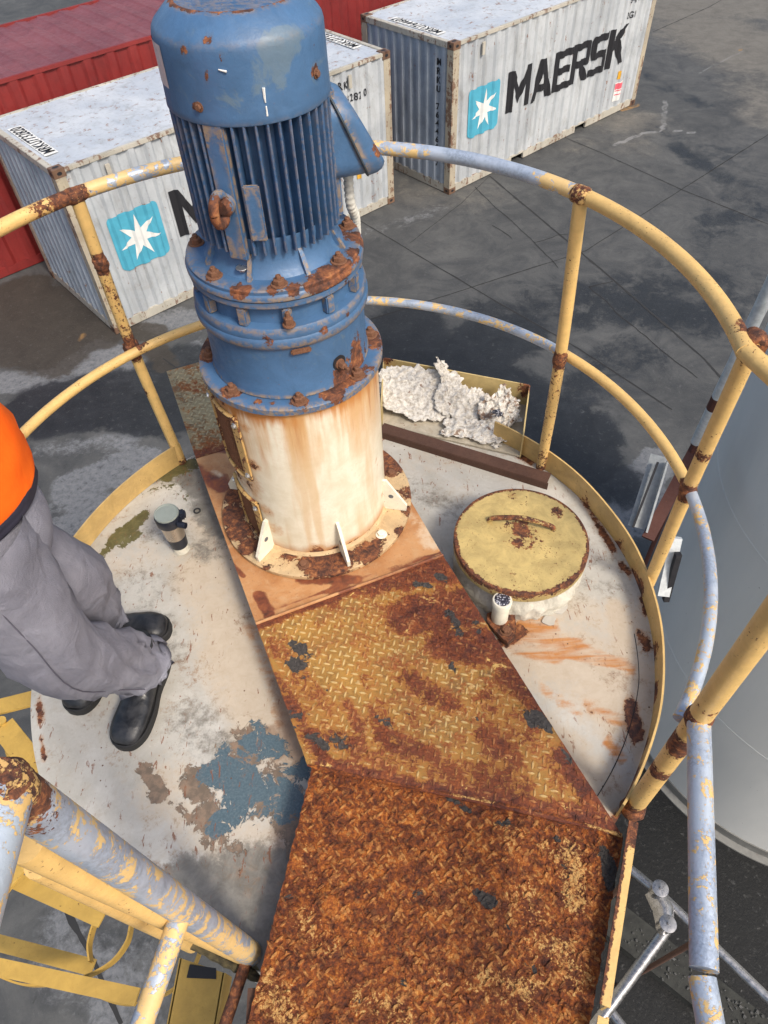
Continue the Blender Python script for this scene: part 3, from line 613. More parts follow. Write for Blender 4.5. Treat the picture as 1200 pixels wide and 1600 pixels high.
container('shipping_container','weathered pale grey container right of the motor with its whole black name showing',(1.6698,13.5968,0),T2,group='pale grey twenty foot containers',
  marks=dict(roof='MRKU7644607',side=[('MRKU',2.36,5.02),('764460 7',2.36,5.68),('54 4N',2.13,5.55),('2G1',1.86,5.35)],end='MRKU 764460 7',pink=True))
o1=Vector((-4.1135,9.6498,0)); ax=Vector((math.cos(T1),math.sin(T1),0)); ay=Vector((-math.sin(T1),math.cos(T1),0))
container('shipping_container','long dark red container lying behind the pale grey ones',o1+ax*-2.6+ay*2.98,T1,L=12.19,Wd=2.75,H=2.86,kind='red',per=.42)

# ------------------------------------------------------------------ process tank: shell, deck, toe boards
tank=thing('process_tank','round cream topped process tank that carries the blue gear motor','tank',(CX,CY,0))
M_shell=painted('tank_shell_paint',(.60,.56,.48),None,rust=.02,scale=4,rough=.5,dirt=.3)
obj('shell',lathe([(RD-.03,.0),(RD-.03,D-.03)],CX,CY,96,close=False),M_shell,tank,smooth=True)
def deck():
    V=[];F=[]; nr=80; na=300
    V.append(Vector((CX,CY,D)))
    for j in range(1,nr+1):
        r=RD*j/nr
        for i in range(na):
            a=2*PI*i/na; z=D+.004*mn.noise(Vector((r*math.cos(a)*3,r*math.sin(a)*3,0)))*min(1,(RD-r)*10)
            V.append(Vector((CX+r*math.cos(a),CY+r*math.sin(a),z)))
    for i in range(na): F.append((0,1+i,1+(i+1)%na))
    for j in range(nr-1):
        for i in range(na): F.append((1+j*na+i,1+(j+1)*na+i,1+(j+1)*na+(i+1)%na,1+j*na+(i+1)%na))
    k=len(V)
    for i in range(na): a=2*PI*i/na; V.append(Vector((CX+RD*math.cos(a),CY+RD*math.sin(a),D-.03)))
    for i in range(na): F.append((1+(nr-1)*na+i,k+i,k+(i+1)%na,1+(nr-1)*na+(i+1)%na))
    o=obj('deck',(V,F),M_deck,tank,smooth=True,angle=60,normals=False)
    G=lambda *l: pblobs(D,*l)
    paint(o,'warm',G((320,900,430,1150,.16,.9),(330,820,380,900,.16,.7),(400,1130,450,1180,.12,.9),(180,880,300,860,.12,.5),(250,1230,420,1330,.12,.55),(700,760,650,720,.14,.35),(820,1000,960,1080,.2,.9),(860,1150,960,1250,.1,.8),(830,930,980,980,.12,.5),(960,950,1015,1200,.05,.9),(300,1260,400,1400,.1,.5)))
    paint(o,'wash',G((812,985,900,1010,.035,1.2),(900,1010,985,1045,.022,1.1),(830,1010,960,1040,.016,1.2),(812,975,870,985,.02,.9),(805,1010,870,1030,.03,.9),(850,1075,900,1110,.03,.6),(415,1030,440,1130,.03,.5),(390,980,420,1050,.03,.45),(915,1100,985,1135,.022,.7),(950,1160,970,1185,.02,.8),(830,970,860,975,.04,.6)))
    paint(o,'brown',G((440,1070,470,1190,.05,1.0),(425,1150,470,1300,.05,.8),(450,1250,440,1400,.05,.8),(300,745,330,780,.06,.5),(345,810,370,860,.03,.5)))
    paint(o,'grey',G((300,1400,420,1420,.12,.95),(330,1460,400,1480,.12,1.0),(370,1350,450,1360,.08,.7),(290,740,330,780,.07,1.0),(310,790,350,830,.06,.8),(230,750,300,740,.05,.6),(380,1500,440,1430,.1,1.0),(290,1360,330,1390,.05,.9),(230,900,260,1000,.12,.3),(250,830,330,860,.08,.4),(300,1130,380,1180,.1,.35),(660,760,700,800,.1,.35),(840,930,960,900,.1,.25),(270,1440,330,1500,.05,.8)))
    paint(o,'moss',G((255,745,300,725,.045,.85),(225,770,275,760,.025,.6),(180,845,225,805,.035,.9),(150,880,190,830,.03,.8),(275,770,290,780,.03,.6),(190,855,215,835,.02,.7),(330,1500,400,1525,.03,.8),(290,1470,330,1500,.03,.7)))
    paint(o,'teal',G((395,1160,470,1195,.07,.95),(350,1215,440,1250,.10,1.1),(345,1285,420,1260,.06,.95),(400,1135,400,1150,.04,.8),(350,1175,365,1215,.05,.85)))
    paint(o,'primer',G((225,1200,250,1240,.035,.85),(300,1215,330,1290,.06,.9),(320,1205,325,1215,.02,.85),(265,1255,285,1265,.018,.7),(380,1160,470,1310,.09,.72),(310,1290,330,1320,.02,.75),(300,1280,380,1330,.03,.55)))
    paint(o,'speck',G((640,700,760,790,.2,1),(150,900,260,1200,.15,.5),(850,900,980,950,.12,.6),(220,1300,350,1330,.15,.9)))
    paint(o,'rust',G((60,1095,64,1130,.014,.7),(64,1150,68,1190,.010,.6),(985,1100,995,1150,.028,.95),(1000,990,1012,1010,.022,.8),(1005,935,1012,960,.02,.7),(970,880,985,900,.015,.7),(792,1000,812,985,.03,.9),(895,755,960,860,.018,.62),(915,1100,925,1112,.014,.7),(700,705,740,715,.02,.6),(790,695,830,720,.03,.7),(955,1290,975,1270,.03,.7),(765,880,740,910,.01,.5)),)
    return o
deck()
def toe(a0,a1,z0,z1,th=.006,lab=None):
    n=int(abs(a1-a0)*1.2); V=[];F=[]
    for i in range(n+1):
        a=a0+(a1-a0)*i/n
        for r,z in ((RD-.004,z0),(RD-.004,z1),(RD-.004-th,z1),(RD-.004-th,z0)): V.append(pol(a,r+.004*mn.noise(Vector((a*.07,z*3,1))),z))
    for i in range(n):
        for k in range(4): F.append((4*i+k,4*i+(k+1)%4,4*i+4+(k+1)%4,4*i+4+k))
    F+= [(0,1,2,3),(4*n+3,4*n+2,4*n+1,4*n)]
    o=obj('toe_board',(V,F),M_toe,tank,smooth=True)
    return o
t1=toe(129,179,D+.003,D+.098); t2=toe(-43,52,D+.003,D+.098)
paint(t1,'rust',[(W(152,818,D+.05),)*2+(.02,.9),(W(280,740,D+.02),)*2+(.05,.6)]); paint(t2,'rust',[(pol(a,RD,D),)*2+(.05,s) for a,s in ((-38,.9),(-20,.75),(5,.7),(12,.6),(-30,.6),(25,.5),(2,.8),(-12,.6))]+[(pol(-43,RD,D+.05),pol(-36,RD,D),.05,.9)])
# inner knuckle seam on the right
se=tube([pol(a,RD-.055-.02*abs(math.sin(R(a+18)*2)),D+.001) for a in np.linspace(-46,-8,30)],.0012,6); obj('deck_seam',se,M_joint,tank)
# ring left lying on the deck
props(obj('rubber_ring',tube([W(308,798,D+.006)+Vector((.011*math.cos(a),.011*math.sin(a),0)) for a in np.linspace(0,2*PI,20)],.003,6),M_joint),'small black ring lying on the deck beside the travel mug','ring')

# ------------------------------------------------------------------ walkway plates
def lozenges(origin,ux,uy,nx,ny,pitch,inside,zf,ln=.0140,wd=.0040,h=.0034):
    V=[];F=[]
    for i in range(nx):
        for j in range(ny):
            for k in (0,1):
                a=i*pitch+(k*.5)*pitch; c=j*pitch+(k*.5)*pitch
                p=origin+ux*a+uy*c
                if not inside(p): continue
                ang=(.62 if k==0 else -.95)+random.uniform(-.05,.05)
                d=ux*math.cos(ang)+uy*math.sin(ang); s=Vector((-d.y,d.x,0)); z=zf(p); n=len(V)
                def Q(u_,v_,w_): q=p+d*u_+s*v_; return Vector((q.x,q.y,z+w_))
                V+= [Q(-ln,0,-.001),Q(-ln*.45,-wd,-.001),Q(ln*.45,-wd,-.001),Q(ln,0,-.001),Q(ln*.45,wd,-.001),Q(-ln*.45,wd,-.001),
                     Q(-ln*.6,0,h*.8),Q(-ln*.3,-wd*.45,h),Q(ln*.3,-wd*.45,h),Q(ln*.6,0,h*.8),Q(ln*.3,wd*.45,h),Q(-ln*.3,wd*.45,h)]
                for q in range(6): F.append((n+q,n+(q+1)%6,n+6+(q+1)%6,n+6+q))
                F.append(tuple(n+6+q for q in range(6)))
    return V,F
def plate(name,label,quad,z,mat,drop=0.,flakes=0,fmask=None,cell=.012,th=.008,loz=True,bumpy=0.,pitch=.0315,margin=.01,ragged=0.,group=None,rot=0,lozz=None):
    A,B_,C_,D_=[Vector(q) for q in quad]   # A->B top edge, D->C bottom edge
    nu=max(2,int((B_-A).length/cell)); nv=max(2,int((D_-A).length/cell)); V=[];F=[]
    def zz(p):
        return z+bumpy*(mn.noise(Vector((p.x*18,p.y*18,0)))*.6+abs(mn.noise(Vector((p.x*55,p.y*55,4))))*.8) if bumpy else z+.0012*mn.noise(Vector((p.x*6,p.y*6,0)))
    for j in range(nv+1):
        for i in range(nu+1):
            u,v=i/nu,j/nv; p=(A.lerp(B_,u)).lerp(D_.lerp(C_,u),v)
            if ragged and (i in(0,nu) or j in(0,nv)): p=p+Vector((mn.noise(p*60),mn.noise(p*60+Vector((9,0,0))),0))*ragged
            V.append(Vector((p.x,p.y,zz(p))))
    F=[(j*(nu+1)+i,(j+1)*(nu+1)+i,(j+1)*(nu+1)+i+1,j*(nu+1)+i+1) for j in range(nv) for i in range(nu)]
    ring=[i for i in range(nu+1)]+[j*(nu+1)+nu for j in range(1,nv+1)]+[nv*(nu+1)+i for i in range(nu-1,-1,-1)]+[j*(nu+1) for j in range(nv-1,0,-1)]
    k=len(V)
    for i in ring: V.append(Vector((V[i].x,V[i].y,z-th)))
    m=len(ring); F+=[(ring[i],ring[(i+1)%m],k+(i+1)%m,k+i) for i in range(m)]; F.append(tuple(k+i for i in range(m)))
    nb=len(V)
    if loz:
        ux=(B_-A).normalized(); ux.z=0; uy=Vector((ux.y,-ux.x,0)); ux2=ux*math.cos(rot)+uy*math.sin(rot); uy2=uy*math.cos(rot)-ux*math.sin(rot)
        c4=[Vector((q.x,q.y,0)) for q in (A,B_,C_,D_)]
        def inside(p):
            for a,b in zip(c4,c4[1:]+c4[:1]):
                e=b-a; nn=Vector((e.y,-e.x,0)).normalized()
                if (Vector((p.x,p.y,0))-a).dot(nn)<margin: return False
            return lozz(p) if lozz else True
        cc=sum(c4,Vector())/4; o=cc-ux2*.8-uy2*.8
        ins=inside if not drop else (lambda p: inside(p) and mn.noise(Vector((p.x*5,p.y*5,3)))*.9+random.random()>drop)
        LV,LF=lozenges(o,ux2,uy2,int(1.6/pitch),int(1.6/pitch),pitch,ins,zz,h=.0022+.0012*(drop>0))
        V+=LV; F+=[tuple(i+nb for i in f) for f in LF]
    nl_=len(V); FV=[]
    for _ in range(flakes):
        u,v=random.random()*.98+.01,random.random()*.98+.01; p=(A.lerp(B_,u)).lerp(D_.lerp(C_,u),v)
        if fmask and fmask(p)<random.random(): continue
        s_=random.choice((.002,.003,.004,.005,.007)); k=random.choice((4,5,5,6)); t_=Vector((random.gauss(0,.22),random.gauss(0,.22),1)).normalized(); a0=random.random()*6; n0_=len(V)
        zc=zz(p)+s_*.22
        for q in range(k):
            r_=s_*random.uniform(.6,1.25); a_=a0+2*PI*q/k; dx,dy=r_*math.cos(a_),r_*math.sin(a_); V.append(Vector((p.x+dx,p.y+dy,zc-(t_.x*dx+t_.y*dy)/t_.z)))
        for q in range(k): w_=V[n0_+q]; V.append(Vector((p.x+(w_.x-p.x)*1.15,p.y+(w_.y-p.y)*1.15,zz(p)-.002)))
        F.append(tuple(n0_+q for q in range(k)));F+=[(n0_+q,n0_+(q+1)%k,n0_+k+(q+1)%k,n0_+k+q) for q in range(k)]; FV.append((n0_,2*k,random.choice((.0,.0,.5,1.))))
    o=obj(name,(V,F),mat,smooth=False,normals=False)
    # consistent normals
    b=bmesh.new(); b.from_mesh(o.data); bmesh.ops.recalc_face_normals(b,faces=b.faces); b.to_mesh(o.data); b.free()
    at=o.data.attributes.new('loz','FLOAT','POINT'); vals=np.zeros(len(V),np.float32); vals[nb:]=1
    zc=np.array([v[2] for v in V],np.float32)
    if nb<len(V):
        for i in range(nb,nl_ if loz else len(V)): vals[i]=1. if ((i-nb)%12)>=6 else .25
        if loz:
            for a_,k_,v_ in FV: vals[a_:a_+k_]=v_*.8
    at.data.foreach_set('value',vals)
    if label: props(o,label,'plate',group)
    return o
U=Vector((.3466,-.938,0)); N_=Vector((.938,.3466,0))      # along the strip (towards camera), across it (to the right)
Lp=W(400,975,P); 
def SP(px,py,side=None): return W(px,py,P)
fl=W(260,580,P); lb=W(306,716,P); l2=W(400,975,P); l3=W(480,1195,P)
wid=(W(695,862,P)-l2).dot(N_); 
fr_=fl+N_*wid; rb=lb+N_*wid; r2=W(692,868,P); r3=W(972,1305,P)
far=plate('checker_plate','tan checker plate sticking out behind the motor stand',(fl,fr_,rb,lb),P,M_tanplate,margin=.022,rot=.0)
paint(far,'rust',[(lb,rb,.05,.5),(fl,fl+N_*.1,.02,.25)],base=-1.1); 
band=plate('base_plate','smooth rust stained steel plate under the cream motor stand',(lb+U*.002,rb+U*.002,r2-U*.002,l2-U*.002),P-.001,M_band,loz=False)
paint(band,'rust',pblobs(P,(308,735,345,760,.05,.85),(330,700,420,690,.05,.7),(405,930,420,960,.03,.9),(345,860,380,900,.015,.7),(600,700,650,760,.03,.9),(640,890,520,930,.03,.5),(375,800,350,740,.02,.6),(470,905,560,905,.03,.7),(400,960,690,862,.012,.6)))
paint(band,'pale',pblobs(P,(330,735,345,745,.03,.6),(640,800,680,850,.05,.35)))
mid_=plate('checker_plate','yellow and red rusted checker plate in front of the motor stand',(l2,r2,r3,l3),P,M_plate,margin=.008,ragged=.0015,cell=.010,flakes=3500,fmask=lambda p: max(0,.9-2.4*min((p-W(700,985,P)).length*1.1,(p-W(640,930,P)).length*1.6,abs((p-l3).dot(U))*3+.04,abs((p-r2).dot(N_))*4+.08)))
paint(mid_,'rust',pblobs(P,(560,910,700,890,.07,.9),(640,960,740,940,.09,1.0),(700,1010,800,1010,.08,.9),(640,1060,700,1100,.05,.5),(800,1060,850,1100,.06,.8),(880,1180,960,1290,.05,.9),(500,1195,700,1240,.03,.95),(700,1240,960,1290,.04,.95),(420,1000,440,1040,.015,.4),(430,1060,500,1180,.03,.7),(450,1030,520,1130,.05,.35),(560,980,600,1150,.05,.3),(400,1000,440,1100,.02,.6),(540,1100,560,1130,.03,.6),(840,1010,920,1180,.035,.9),(760,1150,800,1190,.05,.55),(400,980,690,868,.02,.75),(600,1150,700,1200,.04,.55),(500,1140,600,1190,.04,.5),(900,1200,930,1230,.04,.5),(780,1100,900,1220,.07,.3),(620,1180,820,1230,.05,.45),(560,1010,640,1060,.06,.2),(430,1080,560,1190,.05,.3)),base=.10)
paint(mid_,'black',pblobs(P,(650,912,670,915,.018,.8),(685,900,695,905,.018,.7),(700,960,720,990,.03,.6),(740,970,750,990,.02,.6),(840,1120,860,1140,.02,.8),(470,1050,520,1080,.03,.25),(560,1100,600,1120,.03,.3),(450,1120,540,1170,.05,.42),(440,1030,520,1060,.04,.4),(460,1010,520,1040,.03,.4),(700,1040,720,1060,.03,.4),(820,1110,830,1130,.02,.5),(600,1080,640,1110,.03,.35),(880,1170,890,1190,.015,.6)),base=-.12)
paint(mid_,'white',[],base=-1.)
paint(far,'white',[],base=-1.); paint(far,'black',pblobs(P,(300,640,320,640,.02,.2)),base=-.3)
n0=l3+U*.004-Vector((0,0,.003)); n1=r3+U*.004
near=plate('checker_plate','flaking heavily rusted orange brown checker plate nearest the camera',(W(488,1192,P),W(976,1306,P),W(905,1700,P),W(352,1730,P)),P-.012,M_near,bumpy=.0052,cell=.006,drop=.25,flakes=5200,ragged=.004,margin=.006)
paint(near,'yellow',pblobs(P,(890,1330,900,1400,.05,.75),(850,1320,880,1340,.03,.6),(480,1440,510,1480,.05,.5),(420,1540,450,1590,.05,.6),(700,1530,830,1560,.06,.45),(880,1480,900,1530,.05,.55),(470,1300,490,1380,.03,.4),(600,1310,700,1340,.04,.2),(800,1300,850,1500,.07,.35),(560,1560,640,1590,.05,.4)),base=-.02)
paint(near,'black',pblobs(P,(640,1400,670,1400,.025,.6),(745,1395,765,1405,.025,.7),(780,1280,800,1285,.02,.6),(650,1230,740,1265,.02,.45),(880,1350,890,1380,.018,.7),(850,1300,870,1310,.02,.6),(945,1330,960,1380,.03,.7),(660,1270,670,1280,.02,.4),(500,1330,510,1335,.015,.4),(560,1560,700,1600,.04,.25),(520,1270,530,1280,.02,.4),(450,1400,460,1410,.02,.4),(600,1470,620,1480,.02,.4),(820,1500,840,1520,.02,.5),(700,1500,705,1510,.015,.5),(560,1400,575,1400,.02,.5),(900,1450,915,1470,.02,.5),(880,1290,900,1300,.02,.5)),base=-.04)
paint(near,'white',pblobs(P,(872,1420,888,1418,.010,.8),(870,1432,876,1430,.006,.8),(852,1360,856,1362,.004,.8),(812,1425,816,1428,.004,.7)),base=-1.)
qa,qb=W(905,1700,P),W(352,1730,P); dwn=Vector((.02,-1.6,0))
prismrear=prism([(qb.x,qb.y-.004),(qa.x,qa.y-.004),((qa+dwn).x,(qa+dwn).y),((qb+dwn).x,(qb+dwn).y)],P-.022,P-.014)
wr=obj('checker_plate',prismrear,M_near); props(wr,'plain rear length of the rusted walkway under the camera','plate'); paint(wr,'black',[],base=-.1); paint(wr,'white',[],base=-1.)
props(obj('walkway_frame',join(bar(qb+dwn+Vector((.05,0,-.07)),qb+Vector((.05,.2,-.07)),.05,.09),bar(qa+dwn+Vector((-.05,0,-.07)),qa+Vector((-.05,.2,-.07)),.05,.09),tube([qb+dwn+Vector((.06,.06,-.1)),Vector(((qb+dwn).x+.06,(qb+dwn).y+.06,0))],.04,12),tube([qa+dwn+Vector((-.06,.06,-.1)),Vector(((qa+dwn).x-.06,(qa+dwn).y+.06,0))],.04,12)),M_brown),'brown frame and legs holding up the rear walkway','frame')
# lip where the two plates lap
lip=[]
q=resample([l3,W(560,1213,P),W(700,1240,P),W(860,1272,P),r3],.01)
lipm=tube([p+Vector((0,0,.0015*mn.noise(p*50)-.002)) for p in q],[.004+.003*mn.noise(p*40) for p in q],8)
lo=props(obj('weld_seam',lipm,M_near),'rough rusted weld seam where two checker plates meet','seam'); paint(lo,'white',[],base=-1); paint(lo,'yellow',[(W(720,1245,P),W(760,1250,P),.04,.8),(W(930,1290,P),W(960,1295,P),.04,.8)])
# edge strips of the base plate
for a,b_ in ((l2,r2),):
    q=resample([a+Vector((0,0,.003)),b_+Vector((0,0,.003))],.012); st=tube([p for p in q],.005,8); so_=props(obj('weld_seam',st,M_band),'straight ochre weld bead along the smooth plate edge','seam'); paint(so_,'rust',[(q[int(len(q)*.45)],q[-1],.03,.5)])
# beams below the plates (they carry them)
bm_=[]
for off in (.05,wid-.05):
    a=fl+N_*off; b_=l3+N_*off; bm_.append(bar(Vector((a.x,a.y,P-.06)),Vector((b_.x,b_.y,P-.06)),.05,.095))
props(obj('support_beam',join(*bm_),M_brown),'brown rusted beams under the walkway plates','beam')
wb=[bar(W(430,1640,P-.06),W(900,1640,P-.06),.06,.09),bar(W(500,1260,P-.06),W(960,1340,P-.06),.05,.09)]
props(obj('walkway_beam',join(*wb),M_brown),'cross beams carrying the nearest rusted plate','beam')

# ------------------------------------------------------------------ guard rail
rail=thing('guard_rail','curved yellow tube railing round the tank top with rusted joints','railing',(CX,CY,D))
ZT=CAMZ-.885; ZM=CAMZ-1.41
top=lambda a: pol(a,.935,ZT,-.20,1.21)
midr=lambda a: pol(a,.968,ZM,-.165,1.19)
def az_of(p,c): return math.degrees(math.atan2(p.y-c[1],p.x-c[0]))
pL=W(284,722,D); pR=W(845,730,D); p2=W(1010,920,D); gR=W(985,1268,D); gL=W(392,1490,D)
tL=W(118,305,ZT); tR=W(908,305,ZT); t2_=W(1178,535,ZT)
aL,aR,a2=[az_of(x,(-.20,1.21)) for x in (tL,tR,t2_)]
def arc(fn,a0,a1,n=60): return [fn(a) for a in np.linspace(a0,a1,n)]
def railpart(name,pts,r,mat,rust=[],under=[],n=16,step=.012,ub=0.):
    o=obj(name,tube(pts,r,n,step=step),mat,rail,smooth=True)
    paint(o,'rust',rust); paint(o,'under',under,base=ub); return o
S=lambda p,r,s: (Vector(p),Vector(p),r,s)
gRt=gR+Vector((0,0,1.06)); gLt=W(12,1232,CAMZ-.73)
# top rail
aJ=az_of(W(895,300,ZT),(-.2,1.21))
railpart('top_rail',arc(top,aL-1,215,60),.0192,M_rail,[S(W(95,312,ZT),.05,.8),S(W(155,290,ZT),.05,.7),S(W(60,330,ZT),.04,.4)])
railpart('top_rail',arc(top,aJ,aL-1,60),.0192,M_railhalf,[S(tL,.05,.8)],[S(top(110),.35,-1.),S(top(125),.25,-1.2),S(top(50),.12,.3),S(top(58),.15,.4)])
gRt=gR+Vector((0,0,1.06))
railpart('top_rail',smoothp([gRt,W(1268,820,ZT),W(1258,690,ZT),W(1222,600,ZT)],8)+[top(a2-1.5)],.0192,M_rail)
railpart('top_rail',arc(top,a2-2,aJ,60),.0192,M_rail,[S(tR,.035,.8),S(W(1165,520,ZT),.04,.85),S(W(940,400,ZT),.02,.2)])
# mid rail
mL=W(205,540,ZM); mR=W(875,560,ZM); m2=W(1075,765,ZM)
bL,bR,b2=[az_of(x,(-.165,1.19)) for x in (mL,mR,m2)]
railpart('mid_rail',arc(midr,bL,192,50),.0158,M_rail,[S(mL,.04,.9)])
railpart('mid_rail',arc(midr,100,bL,30),.0158,M_rail,[S(mL,.07,1.),S(W(235,525,ZM),.03,.7)])
railpart('mid_rail',arc(midr,bR,100,50),.0152,M_railhalf,[S(mR,.03,.8)],[S(midr(100),.2,-1)],ub=.12)
railpart('mid_rail',arc(midr,b2,bR,50),.0158,M_rail,[S(mR,.03,.7),S(m2,.04,.9)])
railpart('mid_rail',arc(midr,-39.5,b2,50),.0152,M_railgalv,[S(m2,.02,.5)],[S(m2,.05,.3)],ub=-.08)
# posts
def post(base,mid,topp,rust=[],r=.0188,mat=M_rail,under=[]):
    return railpart('post',smoothp([base,mid,topp],6),r,mat,rust,under)
post(pL,mL,tL,[S(mL.lerp(tL,.60),.05,.9),(mL.lerp(tL,.55),mL.lerp(tL,.05),.05,.27),S(mL,.07,.9),S(W(225,610,CAMZ-1.6),.035,.5),S(pL,.05,.5),S(W(120,330,ZT),.02,.5)])
post(pR,mR,tR,[(mR,pR,.04,.27),S(mR,.05,.8),S(pR,.04,.7),S(tR,.03,.5)])
post(p2,m2,t2_,[S(p2,.06,.8),S(m2,.05,.9),S(t2_,.05,.9),S(p2.lerp(m2,.45),.02,.6),S(m2.lerp(t2_,.3),.03,.6),(m2.lerp(t2_,.1),m2.lerp(t2_,.5),.025,.2)])
mgR=W(1125,1085,gR.z+.60); 
post(gR,gR.lerp(gRt,.5),gRt,[S(gR,.11,1.),S(gR.lerp(gRt,.45),.06,.75),S(gR.lerp(gRt,.3),.04,.75),S(gR.lerp(gRt,.62),.03,.5)],.0228,M_rail,[S(gR.lerp(gRt,.68),.09,.55),S(gR.lerp(gRt,.85),.1,.5)])
post(gL,gL.lerp(gLt,.5),gLt,[S(gLt,.07,.75),S(gL.lerp(gLt,.95),.04,.6),S(gL.lerp(gLt,.35),.025,.7),S(gL.lerp(gLt,.2),.03,.4)],.0275,M_railhalf,[(gL.lerp(gLt,.45),gL.lerp(gLt,.95),.2,.12),S(gL,.25,-.4)])
for q_,r_,sd_ in ((mL.lerp(tL,.60),.0205,11),):
    o=obj('joint',bead(q_,r_,tL-mL,seed=sd_,length=.02,amp=.5),M_rail,rail,smooth=True); paint(o,'rust',[],base=.8)
# weld collars
for p,ax_,r,s in ((tL,top(aL+2)-top(aL-2),.0208,1),(tR,top(aR+2)-top(aR-2),.0225,2),(t2_,top(a2+2)-top(a2-2),.0235,3),(mL,midr(bL+2)-midr(bL-2),.0185,4),(mR,(0,0,1),.0205,5),(m2,(0,0,1),.0205,6),(gL.lerp(gLt,1.0),gLt-gL,.0272,7),(gR.lerp(gRt,.56),(0,0,1),.0245,8),(gR+Vector((0,0,.03)),(0,0,1),.029,9)):
    o=obj('joint',bead(p,r,ax_,seed=s*3.1,length=.022),M_rail,rail,smooth=True); paint(o,'rust',[S(p,.12,{1:.5,2:.35,3:.62,4:1.1,5:.5,6:.75,7:.42,8:.6,9:1.0}[s])])
# rails of the walkway leading to the camera
mr0=gR.lerp(gRt,.56); mr1=W(1100,1515,mr0.z); mr2=W(1097,1527,mr0.z); mr3=W(1085,1640,mr0.z)+Vector((0,-.25,0))
railpart('walkway_rail',[mr0,mr0.lerp(mr1,.5),mr1],.0225,M_railgalv,[],[S(mr0,.05,-.5),(mr0.lerp(mr1,.6),mr1,.03,-.35)])
railpart('walkway_rail',[mr2,mr3],.0215,M_railgalv,[],[S(mr2,.08,-.45)])
ml0=gL.lerp(gLt,.47); ml1=W(215,1620,ml0.z); 
railpart('walkway_rail',[ml0,ml1,ml1+(ml1-ml0)*.6],.019,M_railhalf,[S(ml0,.03,.9)])
railpart('walkway_rail',[gLt,W(-60,1480,gLt.z)],.0275,M_railgalv,[S(gLt,.05,.6)])
railpart('walkway_rail',[gRt,gRt+Vector((.03,-.9,0))],.0192,M_railgalv)
railpart('walkway_rail',[gL+Vector((0,0,.02)),W(352,1600,D+.02),W(330,1660,D+.02)],.014,M_rail,[(gL,W(330,1660,D),.12,1.0)])
# second (yellow) stile beside the left gate post and the flat behind it
railpart('stile',[W(385,1492,D-.02),W(40,1318,CAMZ-.9)],.0235,M_rail,[S(W(330,1455,D+.2),.04,.6)])
railpart('stile',[W(300,1475,D-.05),W(60,1350,CAMZ-1.05)],.02,M_rail,[S(W(180,1415,D+.2),.03,.6)])

# right toe angle of the walkway
def angle_edge():
    a=W(990,1285,P+.03); b_=W(945,1572,P+.03); c=W(943,1590,P+.03); d=W(925,1700,P+.03); out=[]
    for p,q in ((a,b_),(c,d)):
        out.append(bar(p,q,.022,.006)); out.append(bar(p+Vector((.009,0,-.045)),q+Vector((.009,0,-.045)),.005,.09))
    o=props(obj('kick_plate',join(out[0],out[1],out[2],out[3]),M_rail),'straight yellow kick plate along the right edge of the rusted walkway','kick plate'); 
    b=bmesh.new(); b.from_mesh(o.data); bmesh.ops.subdivide_edges(b,edges=b.edges[:],cuts=24,use_grid_fill=True); b.to_mesh(o.data); b.free()
    paint(o,'rust',[(a+Vector((-.02,0,0)),b_+Vector((-.02,0,0)),.018,.75),S(a,.07,.9)])
angle_edge()

# ------------------------------------------------------------------ motor stand (cream cylinder)
stand=thing('motor_stand','cream steel cylinder stand with rust runs and mesh windows under the blue motor','stand',(AX,AY,P))
z0=P
RS=.236
def stand_cyl():
    # cylinder with two window openings on the left side (az 178..216)
    V=[];F=[]; zs=list(np.linspace(z0+.012,D+.745,42)); na=180; 
    for z in zs:
        for i in range(na):
            a=2*PI*i/na; V.append(Vector((AX+RS*math.cos(a),AY+RS*math.sin(a),z)))
    for j in range(len(zs)-1):
        zc=(zs[j]+zs[j+1])/2-P
        for i in range(na):
            a=(i+.5)*2
            if 192<a<230 and (.335<zc<.565 or .04<zc<.215): continue
            F.append((j*na+i,j*na+(i+1)%na,(j+1)*na+(i+1)%na,(j+1)*na+i))
    o=obj('cylinder',(V,F),M_stand,stand,smooth=True,normals=False)
    def sp(az,h,r,s): p=pol(az,RS,P+h,AX,AY); return S(p,r,s)
    paint(o,'rust',[sp(-90,.03,.05,.45),sp(-60,.02,.04,.55),sp(-75,.02,.04,.5),sp(172,.3,.1,.5),sp(212,.61,.07,.5),sp(236,.55,.03,.4),sp(236,.4,.035,.45),sp(225,.3,.07,.42),sp(236,.2,.04,.42),sp(238,.12,.05,.4),sp(205,.3,.08,.5),sp(-18,.1,.02,.4),sp(-25,.3,.012,.4),sp(-24,.26,.01,.4),sp(10,.5,.06,.45),sp(14,.3,.04,.5)])
    return o
stand_cyl()
bf=obj('base_flange',lathe([(.02,z0+.001),(.322,z0+.001),(.323,z0+.004),(.323,z0+.016),(.318,z0+.019),(.02,z0+.019)],AX,AY,120),M_flange,stand,smooth=True)
b=bmesh.new(); b.from_mesh(bf.data); bmesh.ops.subdivide_edges(b,edges=[e for e in b.edges if e.calc_length()>.1],cuts=14,use_grid_fill=True); b.to_mesh(bf.data); b.free()
paint(bf,'rust',[S(pol(az,r,P+.02,AX,AY),rr,s) for az,r,rr,s in ((-88,.28,.07,.75),(-75,.29,.07,.7),(-95,.27,.05,.7),(-55,.29,.06,.8),(-45,.28,.04,.5),(-30,.32,.03,.7),(-15,.32,.03,.7),(170,.28,.07,.95),(190,.29,.06,.9),(205,.28,.06,.9),(220,.29,.05,.8),(150,.28,.08,1),(30,.3,.08,.9),(60,.3,.1,.9),(-120,.32,.02,.7),(0,.31,.05,.5),(-70,.25,.05,.5),(-110,.25,.04,.5))],base=.10)
obj('weld',lathe([(RS-.004,z0+.018),(RS+.010,z0+.018),(RS+.002,z0+.030)],AX,AY,90),M_flange,stand,smooth=True)
